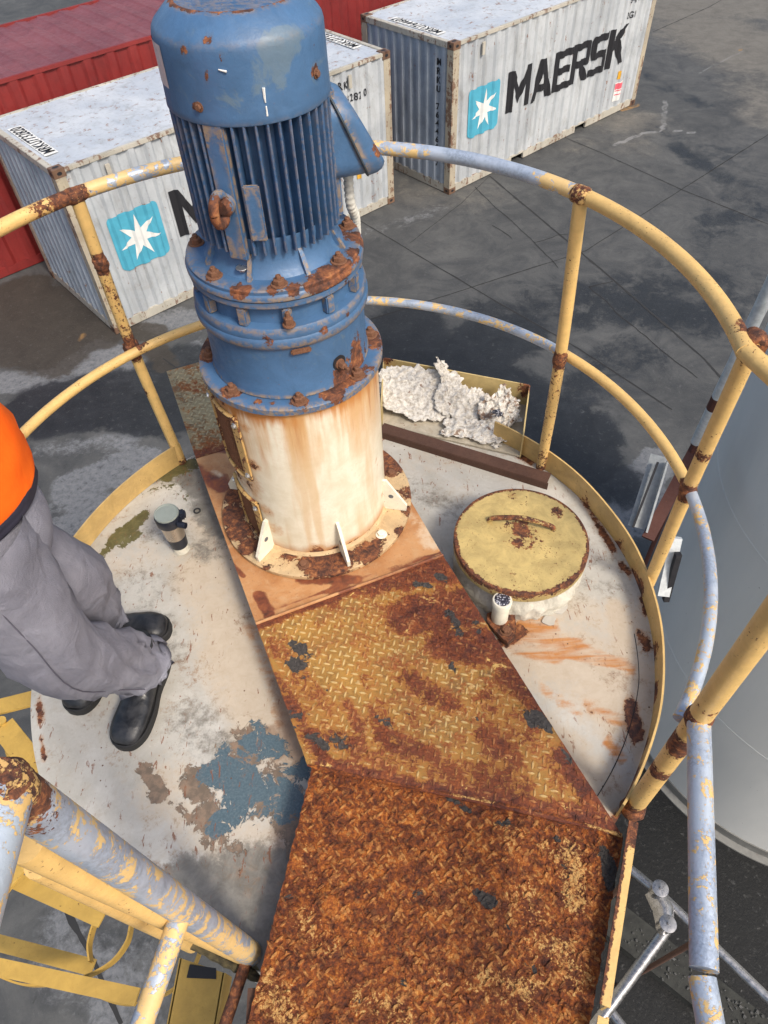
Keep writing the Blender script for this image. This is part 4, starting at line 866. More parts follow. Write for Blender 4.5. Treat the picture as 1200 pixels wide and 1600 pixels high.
for k,az in enumerate((-126,-70,-14,46,106,166)):
    ca,sa=math.cos(R(az)),math.sin(R(az)); t=.005
    prof=[(RS-.002,.02),(.312,.02),(.314,.045),(RS+.012,.155),(RS-.002,.155)]
    V=[]
    for sg in (-1,1):
        for r,h in prof: V.append(Vector((AX+r*ca-sg*t*sa,AY+r*sa+sg*t*ca,P+h)))
    n=5; F=[tuple(range(n-1,-1,-1)),tuple(range(n,2*n))]+[(i,(i+1)%n,(i+1)%n+n,i+n) for i in range(n)]
    g=obj('gusset',(V,F),M_cream,stand); 
    # round hole shown as a grey disc inset (through hole)
    for sg in (-1,1):
        c=Vector((AX+.262*ca-sg*(t+.0004)*sa,AY+.262*sa+sg*(t+.0004)*ca,P+.085)); nrm=Vector((-sa*sg,ca*sg,0))
        obj('hole',xf(lathe([(.0085,0),(.0085,.0006)],0,0,16),Matrix.Translation(c)@nrm.to_track_quat('Z','Y').to_matrix().to_4x4()),simple('hole_grey',(.10,.11,.13),.6) if k==0 and sg==-1 else bpy.data.materials['hole_grey'],g)
obj('flange_bolt',bolt(pol(-39,.275,P+.019,AX,AY),.012,.012,nut=False),M_cream,stand)
for az in (-98,20,60,140): obj('flange_bolt',bolt(pol(az,.278,P+.019,AX,AY),.012,.012,nut=False),M_rustbolt,stand)
# mesh windows: frame + expanded metal
def window(h0,h1,a0,a1,fname):
    r=RS+.006; b=[]
    for hh in (h0-.012,h1+.012):
        b.append(tube([pol(a,r,P+hh,AX,AY) for a in np.linspace(a0-2,a1+2,18)],.006,6))
    for a in (a0-1,a1+1): b.append(bar(pol(a,r+.002,P+h0-.01,AX,AY),pol(a,r+.002,P+h1+.01,AX,AY),.026,.006,up=(math.cos(R(a)),math.sin(R(a)),0)))
    f=obj(fname,join(*b),M_toe,stand,smooth=True); paint(f,'rust',[],base=.30)
    st=[]; n=15; m=int((h1-h0)/.011)
    for k in range(-m,n+1):
        for sg in (1,-1):
            pts=[]
            for q in range(0,m+1,1):
                u=k+q*.5 if sg==1 else n-k-q*.5
                if 0<=u<=n: pts.append(pol(a0+(a1-a0)*u/n,RS+.004,P+h0+(h1-h0)*q/m,AX,AY))
            if len(pts)>1: st.append(tube(pts,.0016,4,cap=False))
    obj('wire_mesh',join(*st),M_rustbolt,f)
    for hh,a in ((h1-.01,a1+1),(h0+.01,a1+1),(h1-.01,a0-1)):
        ax_=Vector((math.cos(R(a)),math.sin(R(a)),0)); obj('screw',bolt(pol(a,r+.005,P+hh,AX,AY),.006,.006,ax=ax_,nut=False),M_steel,f)
window(.345,.56,194,229,'window_frame'); window(.045,.21,194,227,'window_frame')
obj('shaft',lathe([(.03,P+.02),(.03,D+.74)],AX,AY,24),M_rustbolt,stand,smooth=True)

# ------------------------------------------------------------------ blue gear motor
mot=thing('gear_motor','tall blue vertical gear motor with cooling fins and rusty bolts on the cream stand','motor',(AX,AY,D+.745))
MZ=D
def rustring(o,specs):
    paint(o,'rust',[S(pol(az,r,MZ+h,AX,AY),rr,s) for az,r,h,rr,s in specs])
def subd(o,mx=.03):
    b=bmesh.new(); b.from_mesh(o.data)
    bmesh.ops.triangulate(b,faces=[f for f in b.faces if len(f.verts)>4])
    for _ in range(3):
        es=[e for e in b.edges if e.calc_length()>mx]
        if not es: break
        bmesh.ops.subdivide_edges(b,edges=es,cuts=1,use_grid_fill=True)
    b.to_mesh(o.data); b.free()
BA=[-130.8,-82.4,-36.2,10.4,57,103,149,-179+2-360*0]
o=obj('lower_flange',lathe([(.10,MZ+.745),(.248,MZ+.745),(.251,MZ+.748),(.251,MZ+.764),(.246,MZ+.768),(.225,MZ+.768),(.20,MZ+.769),(.10,MZ+.769)],AX,AY,120),M_blue,mot,smooth=True)
rustring(o,[(a,.222,.77,.035,.95) for a in BA]+[(-60,.225,.77,.05,.75),(-45,.21,.77,.04,.8),(-25,.235,.77,.03,.5),(-82,.245,.76,.03,.5),(-110,.23,.77,.02,.6),(-100,.23,.77,.015,.6),(170,.23,.77,.06,.6),(0,.23,.77,.05,.5),(5,.24,.75,.03,.5)])
for k,a in enumerate(BA): obj('bolt',bolt(pol(a,.222,MZ+.768,AX,AY),.0135,.015,seed=k),M_rustbolt,mot)
o=obj('lower_housing',lathe([(.20,MZ+.768),(.213,MZ+.772),(.209,MZ+.785),(.206,MZ+.91),(.210,MZ+.93)],AX,AY,120),M_blue,mot,smooth=True)
rustring(o,[(-36,.208,.80,.06,.6),(-30,.208,.78,.05,.8),(-15,.21,.80,.025,.6),(-48,.21,.775,.04,.8),(-25,.21,.79,.03,.7)])
# plug hole with bolt
pa=-49; axv=Vector((math.cos(R(pa)),math.sin(R(pa)),0)); hp=pol(pa,.2085,MZ+.835,AX,AY)
obj('plug',join(xf(lathe([(.020,0),(.020,.0015)],0,0,20),Matrix.Translation(hp)@axv.to_track_quat('Z','Y').to_matrix().to_4x4())),M_black,mot)
obj('bolt',bolt(hp+Vector((0,0,-.004)),.009,.02,ax=axv),M_rustbolt,mot)
for a,h in ((-76,.925),(-37,.95)):
    obj('lug',box(pol(a,.213,MZ+h-.012,AX,AY),(.012,.05,.012),rz=R(a),bev=.003),M_rustbolt if a==-76 else M_blue,mot)
# ring gear housing: band, groove with webs and studs, band
o=obj('ring_housing',lathe([(.2,MZ+.925),(.216,MZ+.927),(.220,MZ+.934),(.220,MZ+.948),(.216,MZ+.954),(.2165,MZ+.957),(.2165,MZ+.974),(.212,MZ+.981),(.190,MZ+.984),(.188,MZ+1.024),(.192,MZ+1.028),(.208,MZ+1.031),(.212,MZ+1.036),(.212,MZ+1.05)],AX,AY,120,close=False),M_blue,mot,smooth=True,angle=35)
rustring(o,[(-80,.2,1.0,.03,.7),(-60,.215,.955,.02,.5),(-40,.215,.96,.02,.4),(-35,.212,1.04,.02,.5),(-95,.22,.955,.03,.35)])
for k,a in enumerate(np.arange(-175,185,30)):
    obj('web',box(pol(a+4,.199,MZ+1.006,AX,AY),(.022,.022,.046),rz=R(a+4),bev=.003),M_blue,mot)
o=obj('stud',join(bolt(pol(-81,.214,MZ+.99,AX,AY),.010,.02,ax=(0,0,1))),M_rustbolt,mot)
# upper flange
o=obj('upper_flange',lathe([(.1,MZ+1.05),(.211,MZ+1.05),(.215,MZ+1.054),(.2155,MZ+1.062),(.2125,MZ+1.0675),(.2105,MZ+1.069),(.2105,MZ+1.077),(.207,MZ+1.080),(.17,MZ+1.081),(.1,MZ+1.082)],AX,AY,120),M_blue,mot,smooth=True,angle=35)
rustring(o,[(a,.19,1.08,.03,.62) for a in (176,-133,-83,-33.5,17,64,110,150)]+[(-60,.205,1.08,.04,.85),(-48,.205,1.08,.045,.95),(-36,.205,1.08,.04,.8),(-75,.208,1.08,.03,.8),(-20,.2,1.08,.04,.6),(0,.2,1.08,.04,.7),(10,.17,1.08,.03,.6),(-110,.205,1.08,.03,.7),(-105,.205,1.08,.02,.8),(-88,.207,1.08,.02,.8)])
for k,a in enumerate((176,-133,-83,-33.5,17,64,110,150)): obj('bolt',bolt(pol(a,.187,MZ+1.0805,AX,AY),.0125,.013,seed=k*1.3),M_rustbolt,mot)
# adapter bell with ribs
o=obj('adapter_bell',lathe([(.168,MZ+1.080),(.160,MZ+1.088),(.150,MZ+1.105),(.146,MZ+1.13),(.150,MZ+1.155),(.150,MZ+1.17)],AX,AY,90,close=False),M_blue,mot,smooth=True)
for a in (-150,-105,-60,-15,30,75,120,165):
    ca,sa=math.cos(R(a)),math.sin(R(a)); V=[]
    for sg in (-1,1):
        for r,h in ((.14,1.081),(.178,1.081),(.152,1.125),(.14,1.14)): V.append(Vector((AX+r*ca-sg*.005*sa,AY+r*sa+sg*.005*ca,MZ+h)))
    obj('rib',(V,[(3,2,1,0),(4,5,6,7)]+[(i,(i+1)%4,(i+1)%4+4,i+4) for i in range(4)]),M_blue,mot)
# finned stator: one profile swept up
def fins():
    z0_,z1_=MZ+1.135,MZ+1.43; prof=[]; a=0
    pads=[(-112,8),(16,16)]
    def padat(a):
        for c,wd_ in pads:
            d=(a-c+180)%360-180
            if abs(d)<wd_: return True
        return False
    nf=44; stp=360/nf
    for k in range(nf):
        c=k*stp
        if padat(c):
            for f in (-.5,-.25,0,.25): prof.append((c+f*stp,.158))
            continue
        for f,r in ((-.5,.134),(-.20,.135),(-.13,.163),(-.05,.1655),(.05,.1655),(.13,.163),(.20,.135),(.35,.134)): prof.append((c+f*stp,r))
    V=[];F=[]; n=len(prof); lv=[(0,.90),(.012,.97),(.03,1.),(.5,1.),(1.,1.)]
    for f,sc in lv:
        for a_,r in prof:
            rr=.134+(r-.134)*(sc if r>.136 else 1); 
            if f==0: rr=.134+(r-.134)*.35
            V.append(pol(a_,rr,z0_+(z1_-z0_)*f+(-.0 if r>.14 else .0),AX,AY))
    for j in range(len(lv)-1):
        for i in range(n): F.append((j*n+i,j*n+(i+1)%n,(j+1)*n+(i+1)%n,(j+1)*n+i))
    F.append(tuple(range(n-1,-1,-1))); F.append(tuple((len(lv)-1)*n+i for i in range(n)))
    o=obj('finned_housing',(V,F),M_blued,mot,smooth=True,angle=25); return o
fins()
# blank plate on fins, foot bolts
obj('nameplate_boss',box(pol(-92,.166,MZ+1.235,AX,AY),(.008,.035,.12),rz=R(-92),bev=.003),M_blue,mot)
obj('pad',box(pol(-112,.157,MZ+1.27,AX,AY),(.016,.046,.29),rz=R(-112),bev=.004),M_blue,mot)
obj('pad',box(pol(15,.158,MZ+1.27,AX,AY),(.02,.09,.27),rz=R(15),bev=.004),M_blue,mot)
obj('bolt',bolt(pol(-112,.158,MZ+1.105,AX,AY),.009,.008,ax=(0,0,-1),nut=False),M_steel,mot)
# lifting eye
ea=-112; ec=pol(ea,.196,MZ+1.255,AX,AY); er=Vector((math.cos(R(ea)),math.sin(R(ea)),0)); 
eye=[tube([ec+er*.024*math.cos(t_)+Vector((0,0,.030*math.sin(t_))) for t_ in np.linspace(0,2*PI,26)],.0105,10,cap=False),xf(lathe([(.022,-.03),(.022,-.012),(.014,-.005)],0,0,20),Matrix.Translation(ec)@er.to_track_quat('Z','Y').to_matrix().to_4x4())]
o=obj('lifting_eye',join(*eye),M_blue,mot,smooth=True); paint(o,'rust',[S(ec+er*.015,.045,.9),S(ec+Vector((0,0,-.03)),.03,.8)])
# fan cowl
cw=[(.166,1.405),(.1675,1.408),(.1665,1.42),(.1655,1.45),(.1645,1.528),(.1625,1.537),(.157,1.545),(.140,1.560),(.127,1.571),(.117,1.576),(.112,1.576),(.111,1.570)]
o=obj('fan_cowl',lathe([(r,MZ+h) for r,h in cw],AX,AY,120,close=False),M_blue,mot,smooth=True)
subd(o,.025)
paint(o,'rust',[S(pol(a,r,MZ+h,AX,AY),rr,s) for a,r,h,rr,s in ((-121,.165,1.528,.014,.7),(-114,.165,1.521,.009,.7),(-109,.165,1.520,.008,.7),(-104,.165,1.519,.008,.7),(-99,.165,1.519,.009,.75),(-95,.165,1.520,.012,.8),(-120,.165,1.44,.014,.8),(-108,.150,1.552,.012,.6),(-103,.155,1.545,.012,.6),(-108,.165,1.488,.009,.7),(-30,.165,1.47,.014,.75))]+[(pol(a,.114,MZ+1.577,AX,AY),pol(a+25,.114,MZ+1.577,AX,AY),.010,.55) for a in range(-170,20,24)])
paint(o,'under',[S(pol(a,r,MZ+h,AX,AY),rr,s) for a,r,h,rr,s in ((-80,.165,1.44,.010,.5),(-86,.165,1.425,.008,.5))]+[(pol(-122,.165,MZ+1.52,AX,AY),pol(-114,.165,MZ+1.485,AX,AY),.008,.75),(pol(-114,.165,MZ+1.485,AX,AY),pol(-117,.165,MZ+1.44,AX,AY),.009,.75),(pol(-112,.165,MZ+1.524,AX,AY),pol(-97,.165,MZ+1.522,AX,AY),.006,.6)])
paint(o,'scuff',[S(pol(a,r,MZ+h,AX,AY),rr,s) for a,r,h,rr,s in ((-62,.165,1.52,.05,1.),(-52,.165,1.535,.04,.9),(-60,.165,1.49,.03,.8),(-45,.165,1.53,.03,.6),(-75,.165,1.49,.03,.6),(-90,.165,1.46,.03,.4))])
obj('fan_grille',join(*[tube([Vector((AX-math.sqrt(max(0,.112**2-y*y)),AY+y,MZ+1.571)),Vector((AX+math.sqrt(max(0,.112**2-y*y)),AY+y,MZ+1.571))],.005,8) for y in np.arange(-.098,.1,.021)]),M_blued,mot)
obj('fan_hub',lathe([(.098,MZ+1.45),(.098,MZ+1.46),(.04,MZ+1.47),(.035,MZ+1.53),(.02,MZ+1.54)],AX,AY,30),M_black,mot,smooth=True)
obj('cowl_sticker',lathe([(.1662,MZ+1.452),(.1655,MZ+1.524)],AX,AY,14,close=False,a0=-176,a1=-146),simple('faded_pink_label',(.62,.50,.48),.6,scale=40),mot,smooth=True)
for a,h in ((-118,1.437),(-30,1.462),(90,1.437)):
    obj('cowl_screw',bolt(pol(a,.166,MZ+h,AX,AY),.006,.006,ax=(math.cos(R(a)),math.sin(R(a)),0),nut=False),M_rustbolt,mot)
# white paint dribbles
def drib(pts,r):
    return tube([pol(a,.1668,MZ+h,AX,AY) for a,h in pts],r,6)
obj('paint_drip',join(drib([(-73,1.468),(-73.2,1.45),(-73,1.443)],[.003,.0022,.0012]),drib([(-73,1.437),(-73.1,1.42)],[.0014,.002])),M_white,mot)
obj('paint_drip',join(drib([(-99,1.503),(-94,1.4995)],[.0010,.0022])),M_white,mot)
# terminal box (az ~ 16): base, lid, conduit
jb=thing('x','x','x'); bpy.data.objects.remove(jb)
ja=15; jr=Vector((math.cos(R(ja)),math.sin(R(ja)),0)); jt=Vector((-jr.y,jr.x,0))
def boxblock(r0,r1,ctr_h,hw,hh,rad,tilt=0.,n=10,shrink=1.0,cut=0):
    """rounded block between radii r0..r1, outline rounded rectangle in (tangent, z)"""
    pts=[]
    for cx_,cz_,a0 in ((hw-rad,hh-rad,0),(-hw+rad,hh-rad,90),(-hw+rad,-hh+rad,180),(hw-rad,-hh+rad,270)):
        for k in range(7): a=R(a0+15*k); pts.append((cx_+rad*math.cos(a),cz_+rad*math.sin(a)))
    rows=[(r0,1.),(r0+(r1-r0)*.5,1-(1-shrink)*.35),(r0+(r1-r0)*.8,shrink),(r1-.004,shrink*(.93 if shrink<1 else .99)),(r1,shrink*(.85 if shrink<1 else .97))]
    V=[]
    for r,s in rows:
        for u_,v_ in pts:
            p=Vector((AX,AY,MZ+ctr_h))+jr*(r+tilt*v_*(1 if (r>r0 or r0>.18) else 0))+jt*u_*s+Vector((0,0,v_*s)); V.append(p)
    m=len(pts); F=[(j*m+i,j*m+(i+1)%m,(j+1)*m+(i+1)%m,(j+1)*m+i) for j in range(len(rows)-1) for i in range(m)]
    F+=[tuple(range(m-1,-1,-1)),tuple((len(rows)-1)*m+i for i in range(m))]
    return V,F
M_gask=painted('gasket_edge',(.05,.07,.09),None,rust=.35,scale=14,rough=.6,seed=21)
o=obj('terminal_box',boxblock(.145,.193,1.305,.066,.086,.040,tilt=-.42),M_blue,mot,smooth=True)
lid_=obj('terminal_lid',boxblock(.1965,.238,1.305,.073,.094,.056,tilt=-.42,shrink=.90),M_blue,o,smooth=True)
gk=obj('gasket',boxblock(.1931,.1963,1.305,.0745,.0955,.057,tilt=-.42),M_gask,o,smooth=True); paint(lid_,'rust',[S(Vector((AX,AY,MZ+1.28))+jr*.25+jt*-.05,.03,.7)])
def cq(az,r,h): return pol(az,r,MZ+h,AX,AY)
cpts=smoothp([cq(20,.203,1.25),cq(21,.202,1.20),cq(21,.203,1.13),cq(28,.225,1.07),cq(38,.245,.95),cq(50,.262,.8),cq(55,.275,.5),cq(55,.28,.13)],20)
M_cond=simple('white_flexible_conduit',(.68,.66,.60),.5)
obj('conduit',tube(resample(cpts,.0022),None or [.0118+.0009*(1 if (i//2)%2 else -1) for i in range(len(resample(cpts,.0022)))],12),M_cond,mot,smooth=True)
for c_ in list(mot.children)+[q for p in mot.children for q in p.children]:
    if c_.name.split('.')[0] in ('pad','nameplate_boss','web','rib','lug','terminal_box','terminal_lid','gasket'): subd(c_,.012)
mot.rotation_euler=(0,R(.5),0)

# ------------------------------------------------------------------ access hatch
HX,HY=.432,1.358
hz=D+.150
hat=thing('access_hatch','round ochre hatch lid with bar handle on a lagged white neck right of the motor','hatch',(HX,HY,D))
M_lid=painted('ochre_lid_paint',(.56,.42,.165),None,rust=.42,scale=17,rough=.5,dirt=.6,specks=1.6,stain=(.45,.25,.07),seed=4)
lv=[];rad_=[0.001]+list(np.linspace(.02,.209,16))+[.213,.2145,.2145,.2135]
hh_=[hz+.004]*1+[hz+.004]*15+[hz+.004,hz+.002,hz-.002,hz-.036,hz-.038]
o=obj('lid',lathe(list(zip(rad_,hh_)),HX,HY,100),M_lid,hat,smooth=True)
paint(o,'rust',[S(W(815,835,hz),.10,.30)]+[(pol(a,.211,hz,HX,HY),pol(a+9,.211,hz,HX,HY),.011,.45+.35*random.random()) for a in range(0,360,9)]+[S(W(815,830,hz),.05,.55),S(W(820,815,hz),.03,.6),S(W(800,775,hz),.025,.45),S(W(810,850,hz),.03,.55),S(W(870,800,hz),.03,.4),S(W(800,900,hz),.02,.3),S(W(745,775,hz),.02,.4)])
ha,hb=W(764,812,hz+.01),W(866,826,hz+.01)
hp_=smoothp([ha+Vector((0,0,-.006)),ha.lerp(hb,.08)+Vector((0,0,.012)),ha.lerp(hb,.5)+Vector((0,.0,.030)),ha.lerp(hb,.92)+Vector((0,0,.012)),hb+Vector((0,0,-.006))],8)
h_=obj('handle',tube(hp_,.0085,10),M_lid,o,smooth=True); paint(h_,'rust',[],base=.38)
M_lag=painted('crusty_white_coating',(.66,.63,.54),None,rust=.0,scale=18,rough=.75,dirt=.5,specks=.3,bumpd=.006,stain=(.5,.4,.25))
nk=[];V=[];F=[]; na=160; zs=np.linspace(D,hz-.03,14)
for j,z in enumerate(zs):
    for i in range(na):
        a=2*PI*i/na; f=(z-D)/(hz-D); k=mn.noise(Vector((math.cos(a)*9,math.sin(a)*9,z*40)))*.011+mn.noise(Vector((math.cos(a)*30,math.sin(a)*30,z*90)))*.003
        r=.188+.020*(1-f)**2+k+(.012*math.exp(-((f-.25)/.15)**2)); V.append(Vector((HX+r*math.cos(a),HY+r*math.sin(a),z)))
for j in range(13):
    for i in range(na): F.append((j*na+i,j*na+(i+1)%na,(j+1)*na+(i+1)%na,(j+1)*na+i))
obj('neck',(V,F),M_lag,hat,smooth=True,angle=80)

# sight glass pipe
sg=thing('stub_pipe','short cream pipe with foil topped glass cap beside the hatch','pipe',W(796,985,D))
pb=W(800,990,D); pt=Vector((pb.x,pb.y,D)); topz=D+.135
pc=W(785,937,topz); px_,py_=pc.x,pc.y
obj('pipe_body',lathe([(.026,D),(.026,D+.04),(.0255,topz-.03),(.029,topz-.028),(.0305,topz-.004),(.028,topz)],px_,py_,40),M_cream,sg,smooth=True)
def mat_foil():
    b=NB('crinkled_foil'); n=b.vor(160); n2=b.noise(220,3,.6); c=b.ramp(b.m_('ADD',b.m_('MULTIPLY',n,.8),b.m_('MULTIPLY',n2,.4)),[(.2,(.9,.9,.92)),(.5,(.5,.5,.55)),(.62,(.06,.06,.08))]); return b.out(c,.25,.6,b.bump(n2,.004,1))
M_foil=mat_foil()
obj('cap_glass',lathe([(.001,topz+.0035),(.020,topz+.003),(.024,topz+.0015)],px_,py_,30),M_foil,sg,smooth=True)
fz=D+.03
o=obj('pipe_flange',prism([(px_+x,py_+y) for x,y in [(-.036,.02),(-.04,-.01),(-.02,-.045),(.0,-.075),(.012,-.085),(.035,-.065),(.048,-.03),(.05,.01),(.03,.035)]],fz-.012,fz),M_lid,sg); paint(o,'rust',[],base=.5)
o=obj('pipe_flange',prism([(px_+x*.95+.004,py_+y*.95-.004) for x,y in [(-.036,.02),(-.04,-.01),(-.02,-.045),(.0,-.075),(.012,-.085),(.035,-.065),(.048,-.03),(.05,.01),(.03,.035)]],D+.001,fz-.013),M_brown,sg)
obj('bolt',bolt((px_+.012,py_-.048,fz),.012,.012,nut=False),M_rustbolt,sg)
# water-clear puddles of sealant
M_seal=simple('sealant',(.50,.47,.42),.12,var=.1)
def puddle(c,pts,h=.002):
    v=[(c.x+x,c.y+y) for x,y in pts]; return prism(v,D+.001,D+.001+h)
def blobpts(rx,ry,seed,n=26): return [((rx*math.cos(2*PI*k/n))*(1+.3*mn.noise(Vector((math.cos(2*PI*k/n)*1.3+seed,math.sin(2*PI*k/n)*1.3,0)))),(ry*math.sin(2*PI*k/n))*(1+.3*mn.noise(Vector((math.cos(2*PI*k/n)*1.3,math.sin(2*PI*k/n)*1.3+seed,0))))) for k in range(n)]
so2=thing('sealant_drops','pale drops of sealant dried on the deck in front of the hatch','drops',W(865,955,D))
obj('drop',puddle(W(868,948,D),blobpts(.038,.028,1)),M_seal,so2); obj('drop',puddle(W(858,970,D),blobpts(.021,.018,5),.0035),M_seal,so2)
# ------------------------------------------------------------------ outlet tray, angle bar, paint skins
tr=thing('outlet_tray','open ochre steel tray at the tank edge holding peeled paint','tray',W(700,640,D))
zf=D+.012; zt=D+.115
A_=W(598,664,zf);B2=W(602,590,zf);C2_=W(822,633,zf);D2=W(812,712,zf)
Bt=Vector((B2.x,B2.y,zt)); 
M_tray=painted('tray_paint',(.60,.45,.20),None,rust=.1,scale=12,rough=.5,dirt=.4,specks=.8,seed=9)
M_trayf=painted('tray_floor_paint',(.52,.46,.36),None,rust=.35,scale=12,rough=.7,dirt=.7,specks=1.,seed=8)
obj('floor',prism([(p.x,p.y) for p in (A_,D2,C2_,B2)],zf-.008,zf),M_trayf,tr)
def wall(p,q,z0_,z1_,th=.005):
    d=(q-p); d.z=0; n=Vector((-d.y,d.x,0)).normalized()*th
    return prism([(p.x,p.y),(q.x,q.y),(q.x+n.x,q.y+n.y),(p.x+n.x,p.y+n.y)],z0_,z1_)
for p,q in ((C2_,B2),(D2,C2_),(B2,A_)):
    o=obj('tray_wall',wall(q,p,zf-.01,zt),M_tray,tr); subd(o,.04); paint(o,'rust',[S(Vector((C2_.x,C2_.y,zt-.02)),.06,.8),S(Vector((B2.x,B2.y,zt)),.05,.6)])
aa,ab=W(596,668,D+.03),W(858,748,D+.03)
an=props(obj('angle_bar',join(bar(aa,ab,.052,.006),bar(aa+Vector((-.008,-.024,-.022)),ab+Vector((-.008,-.024,-.022)),.006,.045)),M_brown),'dark brown rusted angle bar lying across the deck behind the hatch','bar')
M_skin=NB('peeled_paint'); _n=M_skin.noise(30,8,.7,.4); _c=M_skin.mix(M_skin.step(M_skin.noise(70,6,.7,.5),.35,.6),(.36,.32,.27),(.63,.60,.55)); _c=M_skin.mix(M_skin.step(M_skin.m_('ADD',_n,M_skin.m_('MULTIPLY',M_skin.attr('rust'),.4)),.62,.68),_c,(.20,.13,.09)); M_skin=M_skin.out(_c,.75,0,M_skin.bump(M_skin.noise(45,5,.6,.6),.004,.9))
def skin_sheet(name,label,c,sx,sy,rz,seed,amp=.022,tilt=(0,0),nx=90,ny=70,rip=.25,rustb=0):
    V=[];idx={};F=[]
    Mr=Matrix.Rotation(rz,3,'Z')@Matrix.Rotation(tilt[0],3,'X')@Matrix.Rotation(tilt[1],3,'Y')
    for j in range(ny):
        for i in range(nx):
            u,v=(i/(nx-1)-.5)*2,(j/(ny-1)-.5)*2; a=math.atan2(v,u); rr=max(abs(u),abs(v))*.5+math.hypot(u,v)*.5
            lim=.92+rip*mn.noise(Vector((math.cos(a)*1.6+seed,math.sin(a)*1.6,seed)))+rip*.5*mn.noise(Vector((math.cos(a)*6,math.sin(a)*6+seed,2)))+.06*mn.noise(Vector((u*14,v*14,seed)))
            if rr>lim: continue
            p=Vector((u*sx*3+seed*5,v*sx*3,seed)) 
            h=0;f=7;am=1
            for k in range(4):
                q=1-abs(mn.noise(Vector((u*sx*f*3.6+seed,v*sy*f*3.6,k+seed))))*2; h+=am*(q*q); f*=2.3; am*=.30
            edge=.6+.4*min(1,(lim-rr)*4)
            idx[(i,j)]=len(V); V.append(Vector(c)+Mr@Vector((u*sx+.008*mn.noise(Vector((u*9,v*9,seed))),v*sy+.008*mn.noise(Vector((u*9+4,v*9,seed))),(h-.8)*amp*edge+amp*.8*mn.noise(Vector((u*1.5,v*1.5,seed))))))
    for j in range(ny-1):
        for i in range(nx-1):
            q=[(i,j),(i+1,j),(i+1,j+1),(i,j+1)]
            if all(k in idx for k in q): F.append(tuple(idx[k] for k in q))
    o=obj(name,(V,F),M_skin,smooth=True,angle=75,normals=False); props(o,label,'debris','sheets of peeled paint in the tray'); paint(o,'rust',[],base=rustb)
    md=o.modifiers.new('s','SOLIDIFY'); md.thickness=.002
    return o
def PC(px,py,z): return W(px,py,z)
skin_sheet('paint_sheet','large crumpled off white paint skin at the left of the tray',PC(656,612,D+.085),.185,.125,-.15,3,.008,(.45,.1))
skin_sheet('paint_sheet','jagged white paint skin leaning up behind the largest skin',PC(697,590,D+.11),.05,.09,.5,7,.012,(.8,.5),40,50)
skin_sheet('paint_sheet','crumpled white paint skin in the middle of the tray',PC(722,628,D+.07),.115,.085,-.5,11,.010,(.5,.3),60,50)
skin_sheet('paint_sheet','torn paint skin with silvery foil fold at the right of the tray',PC(782,640,D+.07),.085,.09,.4,15,.013,(.5,-.3),60,50,.35,.25)
skin_sheet('paint_sheet','flat torn paint skin on the tray floor near the dark bar',PC(742,672,D+.035),.13,.06,-.3,19,.009,(.1,0),60,40,.35,.15)
skin_sheet('paint_sheet','small pointed white flake beside the tray end',PC(776,695,D+.02),.022,.02,.8,23,.006,(.2,0),16,14)
fo=skin_sheet('foil_scrap','silvery scrap of foil among the paint skins',PC(778,645,D+.095),.022,.018,.2,31,.012,(.3,.5),30,30); fo.data.materials[0]=M_foil

# ------------------------------------------------------------------ travel mug
mb=W(284,858,D); mg=thing('travel_mug','steel and navy travel mug with grey lid standing on a white stub','mug',mb)
M_navy=simple('navy_plastic',(.010,.013,.024),.42); M_brush=simple('brushed_steel_mug',(.50,.44,.38),.30,.95,.05,8,0.0); M_mlid=simple('grey_green_lid',(.24,.27,.25),.35,0,.08)
props(obj('deck_stub',lathe([(.024,D),(.030,D+.003),(.027,D+.012),(.025,D+.026)],mb.x,mb.y,30),M_lag,None,smooth=True),'short white stub standing on the deck under the travel mug','stub')
z1=D+.027
obj('rubber_base',lathe([(.024,z1),(.029,z1+.004),(.033,z1+.05),(.0335,z1+.055)],mb.x,mb.y,40),M_navy,mg,smooth=True)
obj('steel_body',lathe([(.0335,z1+.055),(.0375,z1+.11),(.040,z1+.125)],mb.x,mb.y,48,close=False),M_brush,mg,smooth=True)
obj('collar',lathe([(.040,z1+.124),(.043,z1+.130),(.0435,z1+.158),(.042,z1+.166),(.030,z1+.167)],mb.x,mb.y,48),M_navy,mg,smooth=True)
l_=obj('mug_lid',lathe([(.001,z1+.170),(.036,z1+.170),(.0375,z1+.173),(.040,z1+.173),(.0405,z1+.166)],mb.x,mb.y,48),M_mlid,mg,smooth=True)
obj('drink_tab',box((mb.x+.046,mb.y+.006,z1+.152),(.024,.034,.028),rz=.2,bev=.006),M_navy,mg,smooth=True)
obj('carry_loop',join(tube([(mb.x+.036,mb.y-.026,z1+.140),(mb.x+.062,mb.y-.034,z1+.140)],.011,14),),M_navy,mg,smooth=True)

# ------------------------------------------------------------------ person
M_tro=NB('grey_work_cloth'); _n=M_tro.noise(9,6,.6,.4); _w=M_tro.noise(600,2,.5); _c=M_tro.mix(M_tro.step(_n,.3,.7),(.20,.20,.245),(.285,.285,.34)); M_tro=M_tro.out(_c,.9,0,M_tro.bump(M_tro.m_('ADD',M_tro.m_('MULTIPLY',M_tro.noise(13,4,.5,.8),4.),_w),.0030,1),spec=.2)
M_hi=NB('hi_vis_orange_cloth'); _c=M_hi.mix(M_hi.step(M_hi.noise(8,4),.3,.7),(.86,.115,.006),(.95,.155,.010)); M_hi=M_hi.out(_c,.8,0,M_hi.bump(M_hi.noise(10,4,.5,.6),.006,.8),spec=.2)
M_skinp=simple('skin',(.50,.29,.20),.5,var=.08); M_hair=simple('dark_hair',(.03,.022,.018),.7)
M_hem=simple('navy_hem_cloth',(.020,.018,.035),.85)
